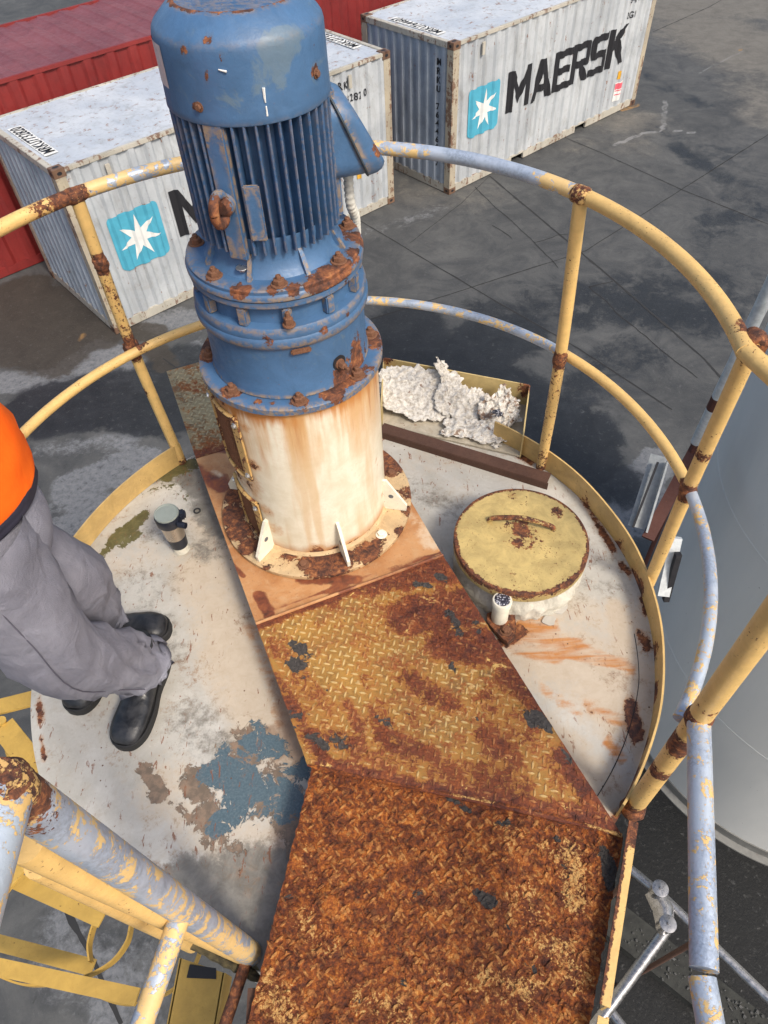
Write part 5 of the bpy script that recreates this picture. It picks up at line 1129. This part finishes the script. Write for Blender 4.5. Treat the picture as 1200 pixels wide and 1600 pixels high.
M_boot=NB('black_boot_leather'); _n=M_boot.noise(22,7,.65,.4); _c=M_boot.mix(M_boot.step(_n,.35,.7),(.010,.011,.014),(.034,.035,.040)); _c=M_boot.mix(M_boot.step(M_boot.m_('ADD',M_boot.attr('rust'),M_boot.m_('SUBTRACT',_n,.5)),.45,.6,0,.5),_c,(.16,.13,.11)); M_boot=M_boot.out(_c,M_boot.step(_n,.3,.7,.28,.5),0,M_boot.bump(M_boot.noise(26,5,.6,.5),.003,.8))
M_sole=simple('black_rubber_sole',(.014,.014,.015),.7)
def skinmesh(verts,edges,root=0,sub=2):
    me=bpy.data.meshes.new('s'); me.from_pydata([v[0] for v in verts],edges,[]); o=bpy.data.objects.new('s',me); C.objects.link(o)
    o.modifiers.new('k','SKIN'); sv=me.skin_vertices[0].data
    for i,v in enumerate(verts):
        r=v[1]; sv[i].radius=r if isinstance(r,tuple) else (r,r); sv[i].use_root=(i==root)
    sm=o.modifiers.new('u','SUBSURF'); sm.levels=sub; sm.render_levels=sub
    dg=bpy.context.evaluated_depsgraph_get(); dg.update(); m2=bpy.data.meshes.new_from_object(o.evaluated_get(dg)); bpy.data.objects.remove(o)
    b=bmesh.new(); b.from_mesh(m2); return b
aA=Vector((-.735,1.020,D+.09)); aB=Vector((-.925,1.185,D+.09))
kA=W(92,1022,D+.48); kB=W(100,905,D+.48)
hc=Vector((-.86,.94,D+.90)); hA=hc+Vector((.05,-.075,-.03)); hB=hc+Vector((-.05,.085,-.03))
per_=thing('person','person in orange hi-vis top, grey work trousers and black boots standing on the deck','person',(-.83,1.08,D))
fw=Vector((.70,-.55,0)).normalized(); rt=Vector((fw.y,-fw.x,0))
def V3(f,r,z): return hc+fw*f+rt*r+Vector((0,0,z))
bv=[(hc,.105),(V3(0,0,.16),.105),(V3(-.01,0,.32),.12),(V3(-.02,0,.46),.10),(V3(-.01,0,.55),.05),(V3(.01,0,.63),.07),(V3(.02,0,.71),.095),(V3(.01,0,.79),.075),
 (hA,.085),(kA,.050),(aA,.032),(aA+Vector((-.02,-.08,-.055)),.035),(aA+Vector((-.045,-.16,-.06)),.03),
 (hB,.085),(kB,.050),(aB,.032),(aB+Vector((.08,.0,-.055)),.035),(aB+Vector((.15,.0,-.06)),.03),
 (V3(-.02,.17,.45),.055),(V3(-.02,.22,.24),.040),(V3(.16,.10,.30),.028),(V3(.20,.07,.32),.03),
 (V3(-.02,-.17,.45),.055),(V3(-.06,-.17,.24),.040),(V3(.13,-.06,.36),.028),(V3(.17,-.03,.38),.03)]
be=[(0,1),(1,2),(2,3),(3,4),(4,5),(5,6),(6,7),(0,8),(8,9),(9,10),(10,11),(11,12),(0,13),(13,14),(14,15),(15,16),(16,17),(3,18),(18,19),(19,20),(20,21),(3,22),(22,23),(23,24),(24,25)]
# fingers
for hi_,sgn in ((21,1),(25,-1)):
    base=bv[hi_][0]
    for k in range(4):
        st=base+fw*.03+rt*(sgn*(k-1.5)*.016)+Vector((0,0,0)); L_=(.07,.078,.073,.058)[k]; i0=len(bv)
        bv+= [(st,.0095),(st+fw*L_*.5+Vector((0,0,-.012)),.0085),(st+fw*L_*.85+Vector((0,0,-.04)),.007)]; be+= [(hi_,i0),(i0,i0+1),(i0+1,i0+2)]
    i0=len(bv); st=base-rt*sgn*.03; bv+=[(st,.011),(st+fw*.03-rt*sgn*.015,.009),(st+fw*.055-rt*sgn*.01+Vector((0,0,-.01)),.008)]; be+=[(hi_,i0),(i0,i0+1),(i0+1,i0+2)]
bb=skinmesh(bv,be,0,2)
bd=obj('body',bb,M_skinp,per_,smooth=True,angle=180)
hd=V3(.02,0,.73)
def facefeat():
    out=[]
    nose=tube([hd+fw*.092+Vector((0,0,.02)),hd+fw*.112+Vector((0,0,-.015)),hd+fw*.095+Vector((0,0,-.022))],[.008,.014,.008],10); out.append(nose)
    for s in (1,-1): out.append(tube([hd+rt*s*.09+Vector((0,0,.02)),hd+rt*s*.10+Vector((0,0,.0)),hd+rt*s*.09+Vector((0,0,-.03))],[.01,.016,.008],10))
    return join(*out)
obj('ears_and_nose',facefeat(),M_skinp,bd,smooth=True)
for s in (1,-1): obj('eye',xf(lathe([(.001,.006),(.007,.005),(.010,0)],0,0,14),Matrix.Translation(hd+fw*.09+rt*s*.032+Vector((0,0,.012)))@fw.to_track_quat('Z','Y').to_matrix().to_4x4()),M_black,bd,smooth=True)
obj('mouth',tube([hd+fw*.088+rt*-.025+Vector((0,0,-.05)),hd+fw*.094+Vector((0,0,-.052)),hd+fw*.088+rt*.025+Vector((0,0,-.05))],.004,8),simple('lips',(.36,.14,.12),.5),bd)
hr=skinmesh([(hd+Vector((0,0,.035))-fw*.02,.108),(hd+Vector((0,0,.07)),.085)],[(0,1)]); obj('hair',hr,M_hair,per_,smooth=True,angle=180)
# trousers
def loft(rings,n=56,fold=0.,seed=0,capa=False,capb=False,sub=5,fdir=(0,0)):
    """rings: (centre, radius_a, radius_b, axis direction); radii along the two horizontal-ish axes, smooth between rings"""
    cs=smoothp([r[0] for r in rings],sub); ra=smoothp([Vector((r[1],r[2],0)) for r in rings],sub); V=[];F=[]
    for i,c in enumerate(cs):
        t=(cs[min(i+1,len(cs)-1)]-cs[max(i-1,0)]).normalized(); u=(rt-t*rt.dot(t)).normalized(); v=t.cross(u)
        f_=i/(len(cs)-1)
        for k in range(n):
            g=2*PI*k/n; d=u*math.cos(g)+v*math.sin(g); p=c+u*math.cos(g)*ra[i].x+v*math.sin(g)*ra[i].y
            if fold:
                # drape: ridged creases running slantwise round the leg, strongest near knee and hem
                q=mn.noise(Vector((math.cos(g)*1.3+seed,math.sin(g)*1.3,f_*6+seed)))*1.2
                cr=1-abs(mn.noise(Vector((math.cos(g)*1.1+seed*2,math.sin(g)*1.1+f_*2.5,f_*9+seed))))*2.4
                am=fold*(.45+1.1*math.exp(-((f_-.55)/.16)**2)+.9*math.exp(-((f_-.80)/.09)**2)-.35*math.exp(-((f_-.97)/.05)**2))
                p+=d*am*(q*.8+max(0,cr)**3*.9)
            V.append(p)
    m=len(cs)
    for j in range(m-1):
        for k in range(n): F.append((j*n+k,j*n+(k+1)%n,(j+1)*n+(k+1)%n,(j+1)*n+k))
    if capa: F.append(tuple(range(n-1,-1,-1)))
    if capb: F.append(tuple((m-1)*n+k for k in range(n)))
    return V,F
def L2(a,b_,t): return Vector(a).lerp(Vector(b_),t)
tc=Vector((-.85,.93,D))
cA=aA+Vector((-.002,-.018,.030)); cB=aB+Vector((.030,0,.045))
hA=Vector((-.80,.85,D+.84)); hB=Vector((-.90,1.0,D+.84))
def leg(h,k,c,sd,r0,r1,r2,r3):
    top_=h+Vector((0,0,.10))
    Vf=loft([(top_,r0*1.02,r0,0),(h,r0,r0,0),(L2(h,k,.45),r0*.93,r0*.95,0),(k,r1,r1*1.02,0),(L2(k,c,.5),r2*1.02,r2*1.04,0),(L2(k,c,.88),r3,r3,0),(c,r3*1.10,r3*1.10,0),(c+Vector((0,0,.006)),r3*.98,r3*.98,0),(L2(k,c,.93),r3*.86,r3*.86,0)],fold=.015,seed=sd)
    return Vf
seatl=loft([(tc+Vector((-.01,0,1.02)),.155,.135,0),(tc+Vector((-.01,0,.93)),.165,.145,0),(tc+Vector((0,-.01,.84)),.165,.15,0),(tc+Vector((0,-.01,.76)),.13,.12,0),(tc+Vector((0,0,.72)),.05,.05,0)],capa=True,capb=True)
tr_=obj('trousers',join(seatl,leg(hA,kA,cA,1,.112,.096,.084,.075),leg(hB,kB,cB,6,.106,.092,.080,.068)),M_tro,per_,smooth=True,angle=180,normals=False)
sm=[V_ for V_ in loft([(hA+Vector((0,0,.05)),.114,.114,0),(hA,.1135,.1135,0),(L2(hA,kA,.45),.1065,.1075,0),(kA,.0985,.0995,0),(L2(kA,cA,.5),.088,.089,0),(L2(kA,cA,.9),.078,.078,0)],n=16)[0]]
st_=[sm[i*16+13] for i in range(len(sm)//16)]
obj('side_seam',tube(st_,.0016,5),simple('seam_thread',(.10,.095,.13),.9),tr_,smooth=True)
# pocket edge
pk=[tc+Vector((.172*math.cos(R(a))+.004,.15*math.sin(R(a))-.006,h)) for a,h in ((-70,.90),(-58,.875),(-45,.865),(-33,.872),(-26,.90))]
obj('pocket_edge',tube(smoothp(pk,6),.003,6),M_tro,tr_,smooth=True)
# shirt: torso and sleeves
def torso(dz,g=0.,zt_=None):
    return loft([(tc+Vector((0,0,.952+dz)),.172+g,.150+g,0),(tc+Vector((.0,0,.965+dz)),.182+g,.158+g,0),(tc+Vector((.0,0,1.04)),.186+g,.162+g,0),(tc+Vector((-.02,0,1.16)),.182+g,.158+g,0),(tc+Vector((-.035,.0,1.28)),.188+g,.15+g,0),(tc+Vector((-.04,0,1.38)),.175+g,.12+g,0),(tc+Vector((-.04,0,1.44)),.08+g,.08+g,0)],fold=.010,seed=3,capb=True)
def slv(sg):
    return tube(smoothp([tc+Vector((-.04,0,1.38))+rt*sg*.13,tc+Vector((-.05,0,1.27))+rt*sg*.19,tc+Vector((-.05,0,1.18))+rt*sg*.20+fw*-.02,tc+Vector((-.05,0,1.13))+rt*sg*.19],5),[.07]*5+[.066]*5+[.062]*5+[.06],20)
obj('shirt',join(torso(0),slv(1),slv(-1)),M_hi,per_,smooth=True,angle=180,normals=False)
obj('shirt_hem',loft([(tc+Vector((0,0,.925)),.170,.149,0),(tc+Vector((0,0,.935)),.176,.154,0),(tc+Vector((0,0,.975)),.178,.156,0)],fold=.003,seed=3),M_hem,per_,smooth=True,angle=180,normals=False)
# boots
def boot(parent,ank,dirv,name='boot'):
    d=Vector(dirv).normalized(); s=Vector((-d.y,d.x,0)); z0_=ank.z-.09
    def P3(f,w_,z): return Vector((ank.x,ank.y,0))+d*f+s*w_+Vector((0,0,z0_+z))
    secs=[(-.078,.018,.05),(-.070,.031,.085),(-.045,.037,.115),(-.01,.040,.13),(.03,.042,.112),(.07,.046,.085),(.11,.051,.070),(.15,.052,.066),(.18,.048,.062),(.203,.038,.052),(.215,.02,.038)]
    V=[];F=[];n=22; ss=smoothp([Vector(q) for q in secs],3)
    for q in ss:
        f,hw,ht=q
        for k in range(n):
            a=PI*2*k/n; cx_=math.cos(a); sx_=math.sin(a)
            y=math.copysign(abs(cx_)**.8,cx_)*hw; z=.016+(ht-.016)*max(0,(math.copysign(abs(sx_)**.8,sx_)*.5+.5)); y*= (1-.25*max(0,(z-.03)/.1))
            p=P3(f,y,z); p+=s*.0015*mn.noise(p*40); p.z+=.003*mn.noise(Vector((f*60,y*30,2)))*(1 if .02<f<.12 else .3); V.append(p)
    m=len(ss)
    for j in range(m-1):
        for k in range(n): F.append((j*n+k,j*n+(k+1)%n,(j+1)*n+(k+1)%n,(j+1)*n+k))
    F+=[tuple(range(n-1,-1,-1)),tuple((m-1)*n+k for k in range(n))]
    sh=tube([P3(-.018,0,.05),P3(-.016,0,.10),P3(-.012,0,.15),P3(-.01,0,.20)],[.046,.047,.049,.05],24)
    o=obj(name,join((V,F),sh),M_boot,parent,smooth=True,angle=180)
    paint(o,'rust',[S(P3(.17,0,.06),.04,.4)])
    out=[]
    for f,hw in ((-.084,.0),(-.080,.02),(-.065,.034),(-.02,.041),(.04,.042),(.10,.054),(.16,.056),(.195,.046),(.218,.026),(.224,.0)): out.append((f,hw))
    L_=smoothp([Vector((f,h,0)) for f,h in out],3); poly=[P3(q.x,max(0,q.y),0) for q in L_]+[P3(q.x,-max(0,q.y),0) for q in reversed(L_[1:-1])]
    obj('sole',join(prism([(p.x,p.y) for p in poly],z0_,z0_+.024),tube([P3(q.x*.985,max(0,q.y)*.97,.026) for q in L_[1:-1]]+[P3(q.x*.985,-max(0,q.y)*.97,.026) for q in reversed(L_[1:-1])],.004,6)),M_sole,o)
    # elastic seam piping
    obj('piping',tube(smoothp([P3(-.02,.046,.13),P3(.01,.048,.085),P3(.045,.04,.085),P3(.06,.0,.105),P3(.045,-.04,.085),P3(.01,-.048,.085)],5),.0022,6),simple('seam_grey',(.16,.16,.17),.6) if 'seam_grey' not in bpy.data.materials else bpy.data.materials['seam_grey'],o)
    return o
boot(per_,aA,(-.22,-.97,0)); boot(per_,aB,(.995,.02,0))
sp_=thing('boot','black work boot mostly hidden under the grey trouser leg at left','boot',W(140,1070,D)); boot(sp_,W(128,1102,D)+Vector((.02,.190,.09)),(-.12,-.99,0),'boot_upper')

# ------------------------------------------------------------------ ladder, cage, brackets at lower left
lad=thing('caged_ladder','yellow ladder with hoops going down beside the tank at lower left','ladder',(-1.,.6,0))
def lb_(name,a,b_,z,w_=.05,t_=.008,up=(0,0,1),zb=None,rust=.15):
    o=obj(name,bar(W(*a,z),W(*b_,z if zb is None else zb),w_,t_,up),M_yel2,lad); subd(o,.06); paint(o,'rust',[],base=rust-.15); return o
M_yel2=painted('yellow_ladder_paint',(.52,.33,.075),None,rust=.04,scale=9,rough=.5,dirt=.35,specks=.5,seed=12)
lb_('rung',(-30,1352),(160,1437),4.05,.05); lb_('rung',(-30,1466),(146,1512),3.75,.052)
lb_('stringer',(-30,1505),(215,1558),3.95,.05,.012); lb_('stringer',(0,1395),(35,1350),4.1,.05,.012)
def hoop(pts,z,r=.006):
    q=smoothp([W(x,y,z) for x,y in pts],8); V=[];F=[]
    for i,p in enumerate(q):
        for s_ in ((-.003,-.02),(.003,-.02),(.003,.02),(-.003,.02)):
            d=(q[min(i+1,len(q)-1)]-q[max(i-1,0)]).normalized(); n=Vector((-d.y,d.x,0)).normalized(); V.append(p+n*s_[0]+Vector((0,0,s_[1])))
    for i in range(len(q)-1):
        for k in range(4): F.append((4*i+k,4*i+(k+1)%4,4*i+4+(k+1)%4,4*i+4+k))
    return V,F
obj('hoop',hoop([(165,1418),(150,1440),(140,1475),(142,1503)],3.95),M_yel2,lad,smooth=True)
obj('hoop',hoop([(206,1445),(198,1475),(170,1508),(115,1533),(50,1540),(10,1530),(-20,1512)],3.9),M_yel2,lad,smooth=True)
obj('hoop',hoop([(148,1542),(160,1560),(205,1570),(265,1550),(300,1515),(312,1490)],3.6),M_yel2,lad,smooth=True)
ap=thing('access_bracket','yellow flat bars bolted beside the tank left of the grey trousers','bracket',W(30,1120,D))
for a,b_,w_ in (((-30,1112),(57,1090),.05),((5,1135),(60,1205),.065)):
    o=obj('flat_bar',bar(W(*a,D-.02),W(*b_,D-.02),w_,.01),M_yel2,ap); subd(o,.05)
obj('upright',tube([W(2,1125,D),W(22,1200,D-.35)],.013,12),M_yel2,ap,smooth=True)
yb=thing('yellow_channel','wide yellow steel channel standing below the left gate post','channel',W(300,1550,4.2))
zc=4.15
yq=[W(282,1497,zc),W(350,1520,zc),W(330,1640,zc),W(255,1640,zc)]
obj('web_plate',prism([(p.x,p.y) for p in yq],zc-.01,zc),M_yel2,yb); 
obj('opening',prism([(p.x,p.y) for p in (W(297,1507,zc),W(338,1513,zc),W(338,1530,zc),W(292,1528,zc))],zc+.001,zc+.004),M_black,yb)
for p,q in ((yq[1],yq[2]),(yq[0],yq[3])): obj('side_plate',bar(p+Vector((0,0,-.05)),q+Vector((0,0,-.05)),.008,.1),M_yel2,yb)
# mossy ledge at the rim under the gate post
mo=[];pp=[W(x,y,D+.004) for x,y in ((280,1462),(330,1488),(375,1512),(405,1530))]
M_moss=simple('moss_and_grime',(.07,.055,.025),.95,var=.7,scale=60,bd=.006)
q=resample(pp,.008); props(obj('moss_line',tube([p+Vector((0,0,.006*mn.noise(p*40))) for p in q],[.012+.008*mn.noise(p*50) for p in q],8),M_moss,smooth=True),'dark moss and grime along the tank edge under the left gate post','moss',kind='stuff')

# ------------------------------------------------------------------ neighbouring tank
TX,TY,TR=3.78,2.82,1.53
nb_=thing('storage_tank','smooth pale blue grey storage tank rising at the right edge','tank',(TX,TY,0))
M_tank=NB('pale_tank_paint'); _n=M_tank.noise(1.2,6,.6,.3,M_tank.mapv(scale=(1,1,.25))); _c=M_tank.mix(M_tank.step(_n,.3,.7),(.60,.61,.60),(.70,.70,.68)); _s=M_tank.noise(60,3,.5); _c=M_tank.mix(M_tank.step(_s,.73,.76,0,.6),_c,(.08,.07,.06)); M_tank=M_tank.out(_c,.42,0,M_tank.bump(M_tank.noise(2.5,3),.01,.5))
obj('shell',lathe([(TR,.12),(TR,7.4)],TX,TY,160,close=False),M_tank,nb_,smooth=True)
obj('roof',lathe([(TR+.01,7.4),(.02,7.9)],TX,TY,96),M_tank,nb_,smooth=True)
for z in (1.5,3.1,4.7,6.2): obj('weld_ring',lathe([(TR+.0005,z-.004),(TR+.0025,z),(TR+.0005,z+.004)],TX,TY,160,close=False),M_tank,nb_,smooth=True)
M_rim=painted('rusty_tank_rim',(.20,.20,.19),None,rust=.1,scale=5,rough=.7,dirt=.6,specks=.6)
obj('base_rim',lathe([(TR,.001),(TR+.07,.001),(TR+.07,.02),(TR+.012,.03),(TR+.012,.14),(TR,.14)],TX,TY,160,close=False),M_rim,nb_)
# banded pipe and cladding strips left of the tank
M_wp=simple('white_pipe_paint',(.55,.58,.60),.5); M_rb=painted('red_brown_paint',(.085,.030,.022),None,rust=.3,scale=10,rough=.7)
bp=thing('banded_pipe','white pipe with red brown bands running down beside the storage tank','pipe',(1.6,2.7,0))
za,zb_=4.9,2.2
P0,P1=W(1215,425,za),W(1088,690,3.5)
def seg(t0,t1,r,mat,nm): 
    obj(nm,tube([P0.lerp(P1,t0),P0.lerp(P1,t1)],r,20),mat,bp,smooth=True)
for t0,t1,m_,nm in ((-.1,.25,M_wp,'pipe_section'),(.25,.36,M_rb,'band'),(.36,.66,M_wp,'pipe_section'),(.66,.74,M_rb,'band'),(.74,1.0,M_wp,'pipe_section')): seg(t0,t1,.034 if nm=='band' else .033,m_,nm)
gp=Vector((P1.x,P1.y,0)); obj('support_pole',tube([gp,P1],.018,12),M_rb,bp,smooth=True)
cl=thing('cladding_strip','grey channel and brown strip hanging between the two tanks','strip',(1.3,2.2,0))
zc2=3.3
o=obj('channel',join(bar(W(1030,712,zc2+.2),W(994,824,zc2-.1),.10,.01),bar(W(1043,722,zc2+.22),W(1010,832,zc2-.08),.012,.06)),simple('channel_grey',(.33,.35,.36),.5),cl)
obj('dark_edge',bar(W(1028,722,zc2+.22),W(989,824,zc2-.08),.014,.04),M_black,cl)
obj('rust_strip',bar(W(1098,680,3.45),W(1012,842,zc2-.1),.075,.02),M_rb,cl)
kp=thing('wall_bracket','small grey bracket with dark corner on the storage tank wall beside the toe board','bracket',W(1045,880,3.6))
obj('arm',bar(W(1056,840,3.75),W(1036,930,3.45),.06,.03),M_wp,kp); obj('corner',bar(W(1060,865,3.72),W(1040,938,3.4),.03,.03),M_black,kp)

# ------------------------------------------------------------------ stainless pipework low at right
ss=thing('stainless_pipework','thin stainless pipes with round clamps in the dark gap between the tanks','pipework',W(1035,1420,2.0))
M_ss=simple('stainless_steel',(.34,.34,.35),.30,.9,.25,40)
ZS=2.2
obj('pipe_run',tube([W(975,1350,ZS),W(1035,1400,ZS),W(1210,1570,ZS)],.026,18),M_ss,ss,smooth=True)
obj('pipe_run',tube([W(1043,1450,ZS),W(925,1610,ZS)],.030,18),M_ss,ss,smooth=True)
obj('pipe_run',tube([W(950,1575,ZS-.2),W(1000,1640,ZS-.2)],.026,18),M_ss,ss,smooth=True)
obj('valve_body',tube([W(1020,1392,ZS),W(1036,1420,ZS),W(1040,1450,ZS)],[.05,.06,.05],18),M_ss,ss,smooth=True)
for x,y in ((1032,1388),(1044,1443)):
    c=W(x,y,ZS+.14); obj('clamp',join(lathe([(.036,ZS+.02),(.036,c.z-.02),(.044,c.z-.015),(.044,c.z),(.02,c.z+.004)],c.x,c.y,28),lathe([(.010,c.z),(.008,c.z+.02)],c.x,c.y,8)),M_ss,ss,smooth=True)
for x_,y_ in ((1100,1463),(990,1363)):
    q_=W(x_,y_,ZS); obj('pipe_leg',tube([q_,Vector((q_.x,q_.y,0))],.016,10),M_brown,ss,smooth=True)
kb=props(obj('kerb',bar(W(935,1420,.06),W(1210,1640,.06),.28,.12),simple('dirty_kerb_concrete',(.030,.031,.028),.9,var=.6,scale=8,bd=.01)),'low dirty concrete kerb under the stainless pipes','kerb')
deb=bmesh.new()
M_chip=simple('pale_chips',(.08,.08,.078),.9,var=.5)
for k in range(160):
    t=random.random(); p=W(990,1455,.13).lerp(W(1210,1630,.13),t)+Vector((random.gauss(0,.08),random.gauss(0,.08),0)); s=random.uniform(.004,.02)
    merge(deb,box(p,(s,s*random.uniform(.4,1),s*.4),rz=random.random()*6))
props(obj('rubble',deb,M_chip),'scattered pale chips on the kerb under the pipes','rubble',kind='stuff')
# far end of yard: nothing else in view
